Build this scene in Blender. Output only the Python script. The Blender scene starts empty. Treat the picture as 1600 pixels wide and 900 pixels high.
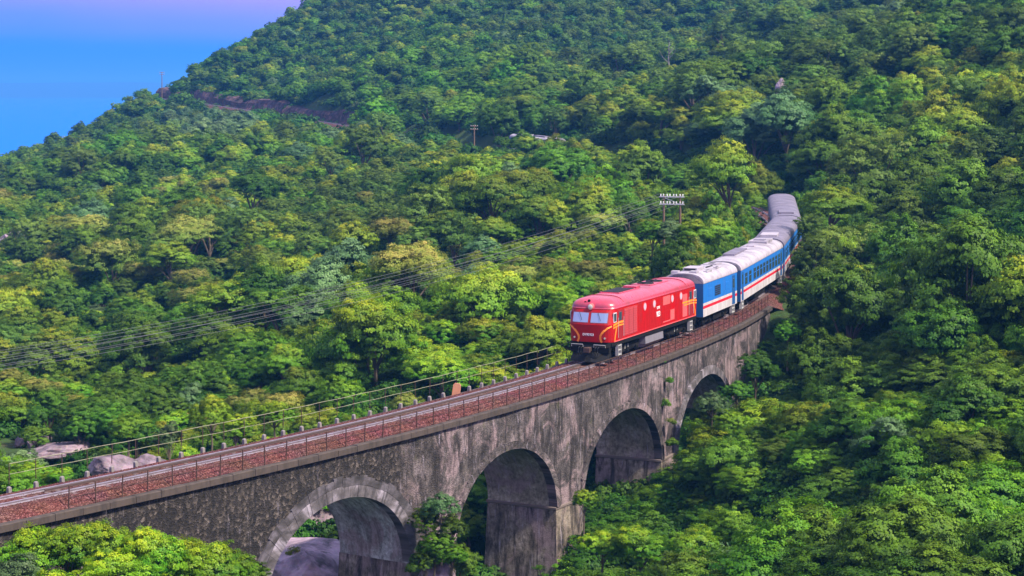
import bpy, bmesh, math, random
import numpy as np
from mathutils import Vector, Matrix
rng = np.random.default_rng(7)
random.seed(7)
SC = bpy.context.scene
COL = SC.collection
PI = math.pi

# ------------------------------------------------------------------ camera
FPX, CAMH, YH = 3000.0, 16.5, 141.0          # focal length in photo pixels, eye height over the rails, horizon row
cd = bpy.data.cameras.new('camera'); cam = bpy.data.objects.new('camera', cd); COL.objects.link(cam)
cam.location = (0, 0, CAMH); cam.rotation_euler = (PI/2, 0, 0)
cd.sensor_width = 36; cd.lens = 36*FPX/1600; cd.shift_y = -(450-YH)/1600
cd.clip_start = 1; cd.clip_end = 100000
SC.camera = cam

# ------------------------------------------------------------------ sky, sun, exposure
SUN = Vector((0.60, -0.38, 0.82)).normalized()
w = bpy.data.worlds.new('World'); SC.world = w; w.use_nodes = True
nt = w.node_tree; nt.nodes.clear()
def N(nt, t, **k):
    n = nt.nodes.new(t)
    for a, b in k.items():
        if a == 'ins':
            for i, v in b.items(): n.inputs[i].default_value = v
        else: setattr(n, a, b)
    return n
out = N(nt, 'ShaderNodeOutputWorld'); bg = N(nt, 'ShaderNodeBackground'); bg.inputs[1].default_value = 0.102
sky = N(nt, 'ShaderNodeTexSky'); sky.sky_type = 'NISHITA'; sky.sun_disc = False
sky.sun_elevation = math.asin(SUN.z); sky.sun_rotation = math.atan2(SUN.x, SUN.y); sky.altitude = 0
sky.air_density = 1.2; sky.dust_density = 2.0; sky.ozone_density = 2.0
tc = N(nt, 'ShaderNodeTexCoord'); sep = N(nt, 'ShaderNodeSeparateXYZ'); nt.links.new(tc.outputs['Generated'], sep.inputs[0])
cn = N(nt, 'ShaderNodeTexNoise', ins={'Scale': 3.0, 'Detail': 4.0}); mp = N(nt, 'ShaderNodeMapping', ins={'Scale': (1, 1, 7)})
nt.links.new(tc.outputs['Generated'], mp.inputs[0]); nt.links.new(mp.outputs[0], cn.inputs['Vector'])
wob = N(nt, 'ShaderNodeMath', operation='MULTIPLY_ADD', ins={1: 0.034, 2: -0.017}); nt.links.new(cn.outputs[0], wob.inputs[0])
el = N(nt, 'ShaderNodeMath', operation='ADD'); nt.links.new(sep.outputs[2], el.inputs[0]); nt.links.new(wob.outputs[0], el.inputs[1])
az = N(nt, 'ShaderNodeMath', operation='MULTIPLY_ADD', ins={1: 0.10, 2: 0.022}); nt.links.new(sep.outputs[0], az.inputs[0])
el2 = N(nt, 'ShaderNodeMath', operation='ADD'); nt.links.new(el.outputs[0], el2.inputs[0]); nt.links.new(az.outputs[0], el2.inputs[1])
rp = N(nt, 'ShaderNodeValToRGB'); cr = rp.color_ramp
cr.elements[0].position = 0.0; cr.elements[0].color = (0.0, 1.35, 8.4, 1)
cr.elements[1].position = 1.0; cr.elements[1].color = (3.6, 4.0, 6.6, 1)
for p, c in ((0.026, (0.05, 1.5, 8.4, 1)), (0.05, (2.3, 1.8, 7.4, 1)), (0.085, (5.4, 2.8, 6.8, 1)), (0.2, (6.8, 5.2, 7.6, 1)), (0.5, (5.4, 5.2, 7.4, 1))):
    e = cr.elements.new(p); e.color = c
nt.links.new(el2.outputs[0], rp.inputs[0])
fm = N(nt, 'ShaderNodeMapRange', ins={1: 0.0, 2: 0.8, 3: 0.97, 4: 0.45}); nt.links.new(sep.outputs[2], fm.inputs[0])
mx = N(nt, 'ShaderNodeMixRGB'); nt.links.new(fm.outputs[0], mx.inputs[0]); nt.links.new(sky.outputs[0], mx.inputs[1]); nt.links.new(rp.outputs[0], mx.inputs[2])
nt.links.new(mx.outputs[0], bg.inputs[0]); nt.links.new(bg.outputs[0], out.inputs[0])
sd = bpy.data.lights.new('sun', 'SUN'); sd.energy = 5.0; sd.angle = math.radians(4); sd.color = (1.0, 0.91, 0.72)
so = bpy.data.objects.new('sun', sd); COL.objects.link(so); so.rotation_euler = SUN.to_track_quat('Z', 'Y').to_euler(); so.location = (60, -40, 120)
vs = SC.view_settings; vs.view_transform = 'Standard'; vs.look = 'None'; vs.gamma = 1; vs.use_curve_mapping = False; vs.exposure = 0.95
cy = SC.cycles; cy.use_denoising = True; cy.max_bounces = 6; cy.diffuse_bounces = 3; cy.glossy_bounces = 2; cy.transmission_bounces = 3; cy.volume_bounces = 0; cy.transparent_max_bounces = 6
cy.sample_clamp_indirect = 6

# ------------------------------------------------------------------ materials
def mat(name, col, rough=0.7, metal=0.0, spec=0.4):
    m = bpy.data.materials.new(name); m.use_nodes = True
    b = m.node_tree.nodes['Principled BSDF']
    b.inputs['Base Color'].default_value = (*col, 1); b.inputs['Roughness'].default_value = rough
    b.inputs['Metallic'].default_value = metal; b.inputs['Specular IOR Level'].default_value = spec
    return m
def L(m, a, b): m.node_tree.links.new(a, b)
def ramp(m, src, stops, interp='LINEAR'):
    r = N(m.node_tree, 'ShaderNodeValToRGB'); c = r.color_ramp; c.interpolation = interp
    c.elements[0].position, c.elements[0].color = stops[0][0], (*stops[0][1], 1)
    c.elements[1].position, c.elements[1].color = stops[-1][0], (*stops[-1][1], 1)
    for p, k in stops[1:-1]: c.elements.new(p).color = (*k, 1)
    L(m, src, r.inputs[0]); return r.outputs[0]
def noise(m, scale, detail=5, rough=0.55, vec=None, dist=0.0, kind='ShaderNodeTexNoise'):
    n = N(m.node_tree, kind)
    n.inputs['Scale'].default_value = scale
    if kind == 'ShaderNodeTexNoise':
        n.inputs['Detail'].default_value = detail; n.inputs['Roughness'].default_value = rough; n.inputs['Distortion'].default_value = dist
    if vec is not None: L(m, vec, n.inputs['Vector'])
    return n
def mapped(m, src, scale=(1, 1, 1), loc=(0, 0, 0)):
    p = N(m.node_tree, 'ShaderNodeMapping', ins={'Scale': scale, 'Location': loc}); L(m, src, p.inputs[0]); return p.outputs[0]
def mixc(m, f, a, b, mode='MIX'):
    x = N(m.node_tree, 'ShaderNodeMixRGB', blend_type=mode)
    for i, v in ((0, f), (1, a), (2, b)):
        if isinstance(v, (int, float)): x.inputs[i].default_value = v
        elif isinstance(v, tuple): x.inputs[i].default_value = (*v, 1)
        else: L(m, v, x.inputs[i])
    return x.outputs[0]
def P(m): return m.node_tree.nodes['Principled BSDF']
def bump(m, h, strength=0.5, dist=0.05):
    b = N(m.node_tree, 'ShaderNodeBump', ins={'Strength': strength, 'Distance': dist}); L(m, h, b.inputs['Height']); L(m, b.outputs[0], P(m).inputs['Normal'])
def coords(m, which='Object'): return N(m.node_tree, 'ShaderNodeTexCoord').outputs[which]
def wear(name, col, dirt, amount=0.5, rough=0.5, scale=1.5, metal=0.0, spec=0.4, streak=True):
    """painted or metal surface with faded and dirty patches"""
    m = mat(name, col, rough, metal, spec); c = coords(m)
    n = noise(m, scale, 6, 0.65, mapped(m, c, (1, 1, 0.35) if streak else (1, 1, 1)))
    f = ramp(m, n.outputs[0], [(0.42, (0, 0, 0)), (0.75, (amount,)*3)])
    n2 = noise(m, scale*9, 3, 0.6, c)
    cc = mixc(m, f, col, dirt)
    cc = mixc(m, 0.18, cc, n2.outputs['Color'], 'OVERLAY')
    L(m, cc, P(m).inputs['Base Color'])
    r = ramp(m, n.outputs[0], [(0.3, (rough*0.75,)*3), (0.8, (min(1, rough*1.5),)*3)]); L(m, r, P(m).inputs['Roughness'])
    return m
M = {}
M['red'] = wear('locomotive red paint', (0.40, 0.002, 0.004), (0.21, 0.014, 0.013), 0.8, 0.42, 1.3, spec=0.25)
M['redroof'] = wear('sun-faded red roof paint', (0.42, 0.042, 0.085), (0.17, 0.035, 0.05), 0.9, 0.30, 1.1, spec=0.6, streak=False)
M['maroon'] = wear('maroon paint', (0.25, 0.012, 0.018), (0.16, 0.02, 0.02), 0.5, 0.5, 2)
M['salmon'] = wear('faded salmon paint', (0.62, 0.10, 0.11), (0.45, 0.06, 0.06), 0.6, 0.45, 2)
M['yellow'] = wear('yellow stripe paint', (0.88, 0.24, 0.02), (0.75, 0.15, 0.02), 0.5, 0.5, 3)
M['black'] = wear('grimy black underframe', (0.004, 0.004, 0.005), (0.016, 0.013, 0.013), 0.8, 0.7, 3, spec=0.2)
M['grey'] = wear('grey tank paint', (0.17, 0.16, 0.20), (0.10, 0.09, 0.10), 0.7, 0.55, 2)
M['step'] = mat('worn step metal', (0.45, 0.44, 0.45), 0.55, 0.3)
M['glass'] = mat('cab glass', (0.30, 0.36, 0.55), 0.07, 0.65, 0.8)
M['grille'] = wear('dusty louvre red', (0.36, 0.035, 0.045), (0.22, 0.03, 0.035), 0.6, 0.55, 2)
M['port'] = mat('bright porthole glass', (0.75, 0.62, 0.78), 0.15, 0.4)
M['dark'] = mat('dark opening', (0.012, 0.013, 0.016), 0.6)
M['winglass'] = mat('coach window glass', (0.035, 0.06, 0.08), 0.12, 0.0, 0.8)
M['white'] = wear('coach white paint', (0.52, 0.49, 0.54), (0.24, 0.19, 0.195), 0.85, 0.45, 1.2)
M['roofw'] = wear('coach white roof', (0.36, 0.32, 0.39), (0.12, 0.105, 0.125), 1.0, 0.5, 0.8, streak=False)
M['rooff'] = wear('coach grey roof', (0.15, 0.13, 0.19), (0.085, 0.075, 0.11), 0.8, 0.5, 0.8, streak=False)
M['blue'] = wear('coach blue paint', (0.012, 0.14, 0.50), (0.02, 0.09, 0.30), 0.6, 0.45, 1.2)
M['dblue'] = wear('coach end blue paint', (0.008, 0.075, 0.25), (0.01, 0.04, 0.13), 0.6, 0.5, 1.2)
M['stripe'] = wear('coach red stripe', (0.55, 0.012, 0.03), (0.3, 0.02, 0.03), 0.5, 0.45, 2)
M['lamp'] = mat('headlamp glass', (0.80, 0.72, 0.55), 0.15, 0.3)
M['text'] = mat('white lettering', (0.78, 0.74, 0.78), 0.6)
M['rail'] = wear('worn rail steel', (0.50, 0.46, 0.55), (0.16, 0.10, 0.09), 0.7, 0.36, 2, 0.75)
M['railweb'] = mat('rusty rail web', (0.075, 0.05, 0.05), 0.8)
M['iron'] = wear('dark rusty iron', (0.045, 0.024, 0.020), (0.11, 0.045, 0.028), 0.8, 0.8, 3)
M['pipe'] = wear('pale railing pipe', (0.24, 0.235, 0.16), (0.11, 0.10, 0.06), 0.7, 0.6, 2)
M['cope'] = wear('dark weathered coping', (0.060, 0.044, 0.039), (0.020, 0.016, 0.015), 0.95, 0.95, 2.2)
M['conc'] = wear('weathered concrete block', (0.24, 0.21, 0.225), (0.08, 0.07, 0.065), 0.95, 0.9, 3)
M['sleeper'] = wear('concrete sleeper', (0.13, 0.095, 0.10), (0.075, 0.035, 0.034), 0.9, 0.9, 2)
M['marker'] = wear('orange-brown marker slab', (0.50, 0.22, 0.13), (0.30, 0.14, 0.10), 0.7, 0.85, 3)
M['wood'] = wear('weathered pole wood', (0.14, 0.085, 0.055), (0.06, 0.045, 0.04), 0.7, 0.9, 2)
M['insul'] = mat('white porcelain', (0.80, 0.80, 0.82), 0.25)
M['arm'] = mat('galvanised crossarm', (0.45, 0.44, 0.47), 0.6, 0.3)
M['wire'] = mat('dull wire', (0.13, 0.13, 0.15), 0.5, 0.4)
M['bark'] = wear('tree bark', (0.10, 0.075, 0.055), (0.045, 0.035, 0.03), 0.7, 0.95, 3)
M['dead'] = wear('bleached dead wood', (0.20, 0.18, 0.19), (0.11, 0.10, 0.10), 0.7, 0.9, 2)

def stone_mat(name, dark_left, streak=1.0):
    m = mat(name, (0.2, 0.17, 0.16), 0.94, 0, 0.2); u = coords(m, 'UV')
    base = noise(m, 0.42, 8, 0.70, u, 0.5)
    c = ramp(m, base.outputs[0], [(0.30, (0.022, 0.019, 0.020)), (0.42, (0.045, 0.038, 0.040)), (0.52, (0.080, 0.067, 0.069)), (0.60, (0.130, 0.105, 0.112)), (0.70, (0.26, 0.21, 0.235))])
    gr = noise(m, 3.2, 8, 0.75, u, 0.2)
    c = mixc(m, 0.85, c, ramp(m, gr.outputs[0], [(0.33, (0.12,)*3), (0.5, (0.5,)*3), (0.68, (0.88,)*3)]), 'OVERLAY')
    # pale pink render showing in large torn patches
    bl = noise(m, 0.30, 7, 0.72, mapped(m, u, (1, 1, 1), (31, 7, 0)), 0.8)
    c = mixc(m, ramp(m, bl.outputs[0], [(0.50, (0, 0, 0)), (0.58, (0.7,)*3)]), c, mixc(m, 0.75, (0.28, 0.20, 0.225), gr.outputs[0], 'OVERLAY'))
    # black run-off streaks and white lime streaks
    st = noise(m, 1.0, 7, 0.68, mapped(m, u, (1.7, 0.30, 1)), 0.9)
    c = mixc(m, ramp(m, st.outputs[0], [(0.47, (0, 0, 0)), (0.62, (0.86*streak,)*3)]), c, (0.016, 0.014, 0.015))
    li = noise(m, 1.0, 7, 0.75, mapped(m, u, (3.4, 0.45, 1), (13, 5, 0)), 0.3)
    c = mixc(m, ramp(m, li.outputs[0], [(0.58, (0, 0, 0)), (0.68, (0.8,)*3)]), c, (0.36, 0.31, 0.40))
    mo = noise(m, 1.2, 7, 0.75, mapped(m, u, (1, 0.6, 1), (3, 71, 0)))
    c = mixc(m, ramp(m, mo.outputs[0], [(0.58, (0, 0, 0)), (0.70, (0.6,)*3)]), c, (0.075, 0.080, 0.022))
    vs_ = 6.5; vm = mapped(m, u, (1, 1.2, 1)); wn = noise(m, 2.0, 3, 0.5, u)
    wv = N(m.node_tree, 'ShaderNodeVectorMath', operation='MULTIPLY_ADD', ins={1: (0.25, 0.25, 0.25)}); L(m, wn.outputs['Color'], wv.inputs[0]); L(m, vm, wv.inputs[2])
    vo = N(m.node_tree, 'ShaderNodeTexVoronoi'); vo.inputs['Scale'].default_value = vs_; L(m, wv.outputs[0], vo.inputs['Vector'])
    ve = N(m.node_tree, 'ShaderNodeTexVoronoi', feature='DISTANCE_TO_EDGE'); ve.inputs['Scale'].default_value = vs_; L(m, wv.outputs[0], ve.inputs['Vector'])
    fine = noise(m, 9, 7, 0.75, u); hgt = fine.outputs[0]
    if dark_left:      # the first spandrel is bare dark rubble, the render beyond it paler
        sx = N(m.node_tree, 'ShaderNodeSeparateXYZ'); L(m, u, sx.inputs[0])
        add = N(m.node_tree, 'ShaderNodeMath', operation='MULTIPLY_ADD', ins={1: 9.0}); L(m, base.outputs[0], add.inputs[0]); L(m, sx.outputs[0], add.inputs[2])
        rub = ramp(m, N_map(m, add.outputs[0], 23.0, 27.5), [(0.0, (1, 1, 1)), (1.0, (0, 0, 0))])
        vg = N(m.node_tree, 'ShaderNodeRGBToBW'); L(m, vo.outputs['Color'], vg.inputs[0])
        rc = ramp(m, vg.outputs[0], [(0.2, (0.017, 0.015, 0.015)), (0.5, (0.030, 0.025, 0.024)), (0.7, (0.052, 0.043, 0.039)), (0.9, (0.105, 0.086, 0.080))])
        rc = mixc(m, ramp(m, li.outputs[0], [(0.58, (0, 0, 0)), (0.70, (0.6,)*3)]), rc, (0.26, 0.23, 0.29)); rc = mixc(m, 0.75, rc, ramp(m, gr.outputs[0], [(0.33, (0.1,)*3), (0.5, (0.5,)*3), (0.68, (0.9,)*3)]), 'OVERLAY')
        rc = mixc(m, ramp(m, st.outputs[0], [(0.46, (0, 0, 0)), (0.62, (0.8,)*3)]), rc, (0.014, 0.013, 0.014))
        c = mixc(m, rub, c, rc)
    L(m, c, P(m).inputs['Base Color'])
    h = N(m.node_tree, 'ShaderNodeMath', operation='MULTIPLY_ADD', ins={1: 0.5 if dark_left else 0.15}); L(m, ramp(m, ve.outputs['Distance'], [(0.0, (0, 0, 0)), (0.25, (1, 1, 1))]), h.inputs[0]); L(m, hgt, h.inputs[2])
    bump(m, h.outputs[0], 0.8, 0.05)
    return m
def N_map(m, src, a, b):
    n = N(m.node_tree, 'ShaderNodeMapRange', ins={1: a, 2: b, 3: 0.0, 4: 1.0}); L(m, src, n.inputs[0]); return n.outputs[0]
M['stone'] = stone_mat('stained rubble and render', True)
M['stone2'] = stone_mat('stained pier render', False)
for n_ in M['stone2'].node_tree.nodes:  # pier colour stops raised to counter shade under the arches
    if n_.type == 'VALTORGB' and abs(n_.color_ramp.elements[0].color[0]-0.022) < 1e-4:
        for e_, c_ in zip(n_.color_ramp.elements, ((0.06, 0.05, 0.042), (0.12, 0.097, 0.08), (0.19, 0.155, 0.13), (0.27, 0.225, 0.20), (0.40, 0.34, 0.33))): e_.color = (*c_, 1)
M['vault'] = stone_mat('vault render lightened against shade', False, 0.2)  # paler colour stops make up for the shade inside the arches
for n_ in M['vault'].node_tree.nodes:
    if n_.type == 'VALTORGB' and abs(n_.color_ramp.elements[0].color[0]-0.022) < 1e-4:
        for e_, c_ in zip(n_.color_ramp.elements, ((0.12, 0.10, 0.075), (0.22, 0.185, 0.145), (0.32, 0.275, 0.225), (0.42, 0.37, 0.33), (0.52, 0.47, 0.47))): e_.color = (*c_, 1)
def ring_mat(name, k):
    m = mat(name, (0.3, 0.27, 0.3), 0.9); u = coords(m, 'UV')
    n = noise(m, 0.9, 6, 0.65, u, 0.3)
    c = ramp(m, n.outputs[0], [(0.34, (0.035*k, 0.031*k, 0.034*k)), (0.5, (0.11*k, 0.095*k, 0.108*k)), (0.68, (0.32*k, 0.28*k, 0.35*k))])
    st = noise(m, 1.0, 4, 0.6, mapped(m, u, (4, 0.4, 1)))
    c = mixc(m, ramp(m, st.outputs[0], [(0.52, (0, 0, 0)), (0.66, (0.85,)*3)]), c, (0.03, 0.027, 0.03))
    L(m, c, P(m).inputs['Base Color']); f = noise(m, 8, 5, 0.7, u); bump(m, f.outputs[0], 0.6, 0.04); return m
M['ring'] = ring_mat('lime-streaked arch ring', 1.0)
M['ring2'] = ring_mat('dark outer arch course', 0.42)
def ballast_mat(name, stops, sc=13):
    m = mat(name, (0.2, 0.08, 0.08), 0.95, 0, 0.2); c = coords(m)
    v = N(m.node_tree, 'ShaderNodeTexVoronoi'); v.inputs['Scale'].default_value = sc; L(m, c, v.inputs['Vector'])
    g = N(m.node_tree, 'ShaderNodeSeparateColor'); L(m, v.outputs['Color'], g.inputs[0])
    col = ramp(m, g.outputs[0], stops)
    n = noise(m, 0.6, 4, 0.6, c); col = mixc(m, 0.5, col, n.outputs['Color'], 'SOFT_LIGHT'); L(m, col, P(m).inputs['Base Color'])
    bump(m, v.outputs['Distance'], -0.9, 0.06); return m
M['ballast'] = ballast_mat('red-brown ballast', [(0.0, (0.026, 0.009, 0.008)), (0.4, (0.062, 0.020, 0.018)), (0.75, (0.105, 0.036, 0.034)), (1.0, (0.20, 0.095, 0.092))], 22)
def ground_mat():
    m = mat('forest floor', (0.03, 0.045, 0.015), 0.95, 0, 0.2); c = coords(m)
    n = noise(m, 0.12, 8, 0.65, c); n2 = noise(m, 1.8, 6, 0.7, c)
    col = ramp(m, n.outputs[0], [(0.3, (0.022, 0.042, 0.012)), (0.55, (0.035, 0.065, 0.014)), (0.72, (0.075, 0.062, 0.03))])
    col = mixc(m, 0.6, col, n2.outputs['Color'], 'OVERLAY'); L(m, col, P(m).inputs['Base Color']); bump(m, n2.outputs[0], 0.8, 0.3); return m
M['ground'] = ground_mat()
def rock_mat(name, k):
    m = mat(name, (0.4, 0.33, 0.38), 0.85, 0, 0.3); c = coords(m)
    n = noise(m, 0.5, 7, 0.65, c, 0.6)
    col = ramp(m, n.outputs[0], [(0.3, (0.06*k, 0.048*k, 0.062*k)), (0.43, (0.19*k, 0.14*k, 0.18*k)), (0.55, (0.36*k, 0.26*k, 0.33*k)), (0.7, (0.55*k, 0.40*k, 0.50*k))])
    n2 = noise(m, 5, 5, 0.7, c); col = mixc(m, 0.4, col, n2.outputs['Color'], 'SOFT_LIGHT')
    st = noise(m, 1.0, 4, 0.6, mapped(m, c, (1.2, 1.2, 0.3))); col = mixc(m, ramp(m, st.outputs[0], [(0.58, (0, 0, 0)), (0.7, (0.8,)*3)]), col, (0.05, 0.045, 0.045))
    L(m, col, P(m).inputs['Base Color']); bump(m, n2.outputs[0], 0.5, 0.1); return m
M['rock'] = rock_mat('pale pinkish granite', 1.0)
M['rock2'] = rock_mat('grey-violet granite', 0.58)
def water_mat(name, col, rough, sc, st):
    m = mat(name, col, rough, 0, 0.5 if rough < .5 else 0.12); c = coords(m); n = noise(m, sc, 4, 0.6, c); bump(m, n.outputs[0], st, 0.4); return m
M['sea'] = water_mat('open sea', (0.0, 0.12, 0.62), 0.8, 0.05, 0.35)
M['stream'] = water_mat('dark stream water', (0.02, 0.03, 0.02), 0.08, 1.5, 0.1)
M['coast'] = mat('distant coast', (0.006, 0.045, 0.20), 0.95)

def leaf_mat(name, dark, mid, light, flush_lit, hue=0.03, val=0.42, rough=0.55, trans=0.36):
    m = bpy.data.materials.new(name); m.use_nodes = True; t = m.node_tree; p = P(m)
    at = N(t, 'ShaderNodeAttribute', attribute_name='tone'); sp = N(t, 'ShaderNodeSeparateColor'); L(m, at.outputs['Color'], sp.inputs[0])
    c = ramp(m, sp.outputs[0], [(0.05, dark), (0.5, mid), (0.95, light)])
    c = mixc(m, sp.outputs[1], c, flush_lit)
    oi = N(t, 'ShaderNodeObjectInfo')
    h = N(t, 'ShaderNodeMapRange', ins={1: 0.0, 2: 1.0, 3: 0.5-hue*1.35, 4: 0.5}); L(m, oi.outputs['Random'], h.inputs[0])
    w7 = N(t, 'ShaderNodeMath', operation='MULTIPLY', ins={1: 7.31}); L(m, oi.outputs['Random'], w7.inputs[0])
    fr = N(t, 'ShaderNodeMath', operation='FRACT'); L(m, w7.outputs[0], fr.inputs[0])
    v = N(t, 'ShaderNodeMapRange', ins={1: 0.0, 2: 1.0, 3: (1-val)*1.42, 4: (1+val*0.7)*1.42}); L(m, fr.outputs[0], v.inputs[0])
    hs = N(t, 'ShaderNodeHueSaturation'); L(m, h.outputs[0], hs.inputs['Hue']); L(m, v.outputs[0], hs.inputs['Value']); L(m, c, hs.inputs['Color'])
    L(m, hs.outputs[0], p.inputs['Base Color']); p.inputs['Roughness'].default_value = rough; p.inputs['Specular IOR Level'].default_value = 0.18
    tr = N(t, 'ShaderNodeBsdfTranslucent'); L(m, hs.outputs[0], tr.inputs[0])
    mxs = N(t, 'ShaderNodeMixShader', ins={0: trans}); o = t.nodes['Material Output']
    L(m, p.outputs[0], mxs.inputs[1]); L(m, tr.outputs[0], mxs.inputs[2]); L(m, mxs.outputs[0], o.inputs[0])
    return m
LM = {
 'broad':  leaf_mat('dark broadleaf', (0.011, 0.050, 0.006), (0.031, 0.112, 0.009), (0.070, 0.185, 0.012), (0.15, 0.26, 0.012)),
 'spread': leaf_mat('yellow-green leaf', (0.026, 0.086, 0.006), (0.066, 0.170, 0.010), (0.13, 0.25, 0.014), (0.31, 0.31, 0.022)),
 'feather':leaf_mat('olive feathery leaf', (0.022, 0.068, 0.012), (0.052, 0.130, 0.018), (0.10, 0.20, 0.026), (0.17, 0.25, 0.03)),
 'vine':   leaf_mat('vine leaf', (0.014, 0.075, 0.005), (0.040, 0.150, 0.008), (0.090, 0.23, 0.010), (0.21, 0.32, 0.012)),
 'pale':   leaf_mat('silvery leaf', (0.024, 0.070, 0.022), (0.056, 0.130, 0.042), (0.11, 0.205, 0.080), (0.20, 0.29, 0.15), rough=0.45),
 'tan':    leaf_mat('buff flowering crown', (0.03, 0.08, 0.010), (0.075, 0.15, 0.018), (0.15, 0.22, 0.03), (0.38, 0.32, 0.08)),
 'bright': leaf_mat('bright glossy leaf', (0.015, 0.090, 0.006), (0.045, 0.175, 0.008), (0.10, 0.26, 0.010), (0.27, 0.34, 0.012), rough=0.45),
}

# ------------------------------------------------------------------ mesh helpers
def link(o, parent=None):
    COL.objects.link(o)
    if parent is not None: o.parent = parent
    return o
def empty(name, loc=(0, 0, 0), rz=0.0):
    o = bpy.data.objects.new(name, None); o.location = loc; o.rotation_euler = (0, 0, rz); o.empty_display_size = 0.3; return link(o)
def tag(o, label=None, cat=None, group=None, kind=None):
    if label: o['label'] = label
    if cat: o['category'] = cat
    if group: o['group'] = group
    if kind: o['kind'] = kind
    return o
class MB:
    def __init__(s): s.v = []; s.f = []; s.uv = []
    def add(s, vs, fs):
        b = len(s.v); s.v += [tuple(map(float, q)) for q in vs]; s.f += [tuple(b+i for i in q) for q in fs]; return s
    def box(s, x0, x1, y0, y1, z0, z1, ch=0.0):
        if ch <= 0:
            return s.add([(x0,y0,z0),(x1,y0,z0),(x1,y1,z0),(x0,y1,z0),(x0,y0,z1),(x1,y0,z1),(x1,y1,z1),(x0,y1,z1)],
                         [(3,2,1,0),(4,5,6,7),(0,1,5,4),(1,2,6,5),(2,3,7,6),(3,0,4,7)])
        c = ch; vs = []
        for z, i in ((z0, c), (z0+c, 0), (z1-c, 0), (z1, c)):
            vs += [(x0+i,y0+i,z),(x1-i,y0+i,z),(x1-i,y1-i,z),(x0+i,y1-i,z)]
        fs = [(3,2,1,0),(12,13,14,15)]
        for k in range(3):
            for i in range(4): fs.append((k*4+i, k*4+(i+1) % 4, k*4+4+(i+1) % 4, k*4+4+i))
        return s.add(vs, fs)
    def tube(s, pts, r, n=6, cap=True):
        pts = [Vector(p) for p in pts]; rs = r if hasattr(r, '__len__') else [r]*len(pts)
        rings = []
        for i, p in enumerate(pts):
            t = (pts[min(i+1, len(pts)-1)]-pts[max(i-1, 0)]).normalized()
            a = t.cross(Vector((0, 0, 1)))
            if a.length < 1e-3: a = Vector((1, 0, 0))
            a.normalize(); b = t.cross(a)
            rings.append([p+(a*math.cos(2*PI*k/n)+b*math.sin(2*PI*k/n))*rs[i] for k in range(n)])
        vs = [q for r_ in rings for q in r_]; fs = []
        for i in range(len(pts)-1):
            for k in range(n): fs.append((i*n+k, i*n+(k+1) % n, (i+1)*n+(k+1) % n, (i+1)*n+k))
        if cap: fs += [tuple(range(n))[::-1], tuple(range((len(pts)-1)*n, len(pts)*n))]
        return s.add(vs, fs)
    def cyl(s, a, b, r, n=16): return s.tube([a, b], r, n)
    def loft(s, rings, caps=(True, True)):
        n = len(rings[0]); vs = [q for r in rings for q in r]; fs = []
        for i in range(len(rings)-1):
            for k in range(n): fs.append((i*n+k, i*n+(k+1) % n, (i+1)*n+(k+1) % n, (i+1)*n+k))
        if caps[0]: fs.append(tuple(range(n))[::-1])
        if caps[1]: fs.append(tuple(range((len(rings)-1)*n, len(rings)*n)))
        return s.add(vs, fs)
    def strip(s, A, B):
        n = len(A); return s.add(list(A)+list(B), [(i, i+1, n+i+1, n+i) for i in range(n-1)])
    def mesh(s, name):
        m = bpy.data.meshes.new(name); m.from_pydata(s.v, [], s.f); m.update(); return m
    def build(s, name, material, parent=None, smooth=False, fix=True):
        m = s.mesh(name)
        if fix:
            bm = bmesh.new(); bm.from_mesh(m); bmesh.ops.recalc_face_normals(bm, faces=bm.faces); bm.to_mesh(m); bm.free()
        m.materials.append(material)
        if smooth: m.polygons.foreach_set('use_smooth', [True]*len(m.polygons))
        return link(bpy.data.objects.new(name, m), parent)

# ------------------------------------------------------------------ railway alignment (plan curve and level)
K = [(40,-51.41),(60,-34.61),(80,-18.45),(95,-7.55),(110,1.47),(125,8.81),(140,14.85),(160,21.05),(180,25.56),(200,27.9),(220,28.2),(240,26.4),(260,23.2),(280,19.2),(300,16.26),(320,8.47),(340,0.87),(370,-9.38),(400,-18.68),(440,-31.36),(480,-46.59),(520,-65.44),(560,-85.8),(600,-106.04),(630,-121.15)]
def spline(K):
    x = np.array([k[0] for k in K], float); y = np.array([k[1] for k in K], float)
    n = len(x); h = np.diff(x); A = np.zeros((n, n)); b = np.zeros(n); A[0, 0] = A[-1, -1] = 1
    for i in range(1, n-1):
        A[i, i-1] = h[i-1]; A[i, i] = 2*(h[i-1]+h[i]); A[i, i+1] = h[i]; b[i] = 6*((y[i+1]-y[i])/h[i]-(y[i]-y[i-1])/h[i-1])
    m = np.linalg.solve(A, b)
    def e(q):
        q = np.asarray(q, float); i = np.clip(np.searchsorted(x, q)-1, 0, n-2); d = q-x[i]; H = h[i]
        return y[i]+d*((y[i+1]-y[i])/H-H*(2*m[i]+m[i+1])/6)+d*d*m[i]/2+d**3*(m[i+1]-m[i])/(6*H)
    return e
gx = spline(K)
TY = np.arange(40, 632, 0.1); TX = gx(TY)
TS = np.r_[0, np.cumsum(np.hypot(np.diff(TX), np.diff(TY)))]; TS -= np.interp(80, TY, TS)
Tx = np.gradient(TX, TS); Ty = np.gradient(TY, TS)
ZY = [0, 140, 155, 170, 185, 200, 215, 240, 280, 330, 400, 480, 560, 600, 640]; ZZ = [0, 0, .12, .5, 1.1, 1.85, 2.5, 3.3, 4.0, 4.7, 6.4, 8.5, 12.0, 13.6, 14.6]
def zt(y): return np.interp(y, ZY, ZZ)
def pos(s, off=0.0):
    x = np.interp(s, TS, TX); y = np.interp(s, TS, TY); a = np.interp(s, TS, Tx); b = np.interp(s, TS, Ty)
    return x+off*b, y-off*a
def pt(s, off, z):
    x, y = pos(s, off); return (float(x), float(y), float(z+zt(np.interp(s, TS, TY))))
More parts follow.
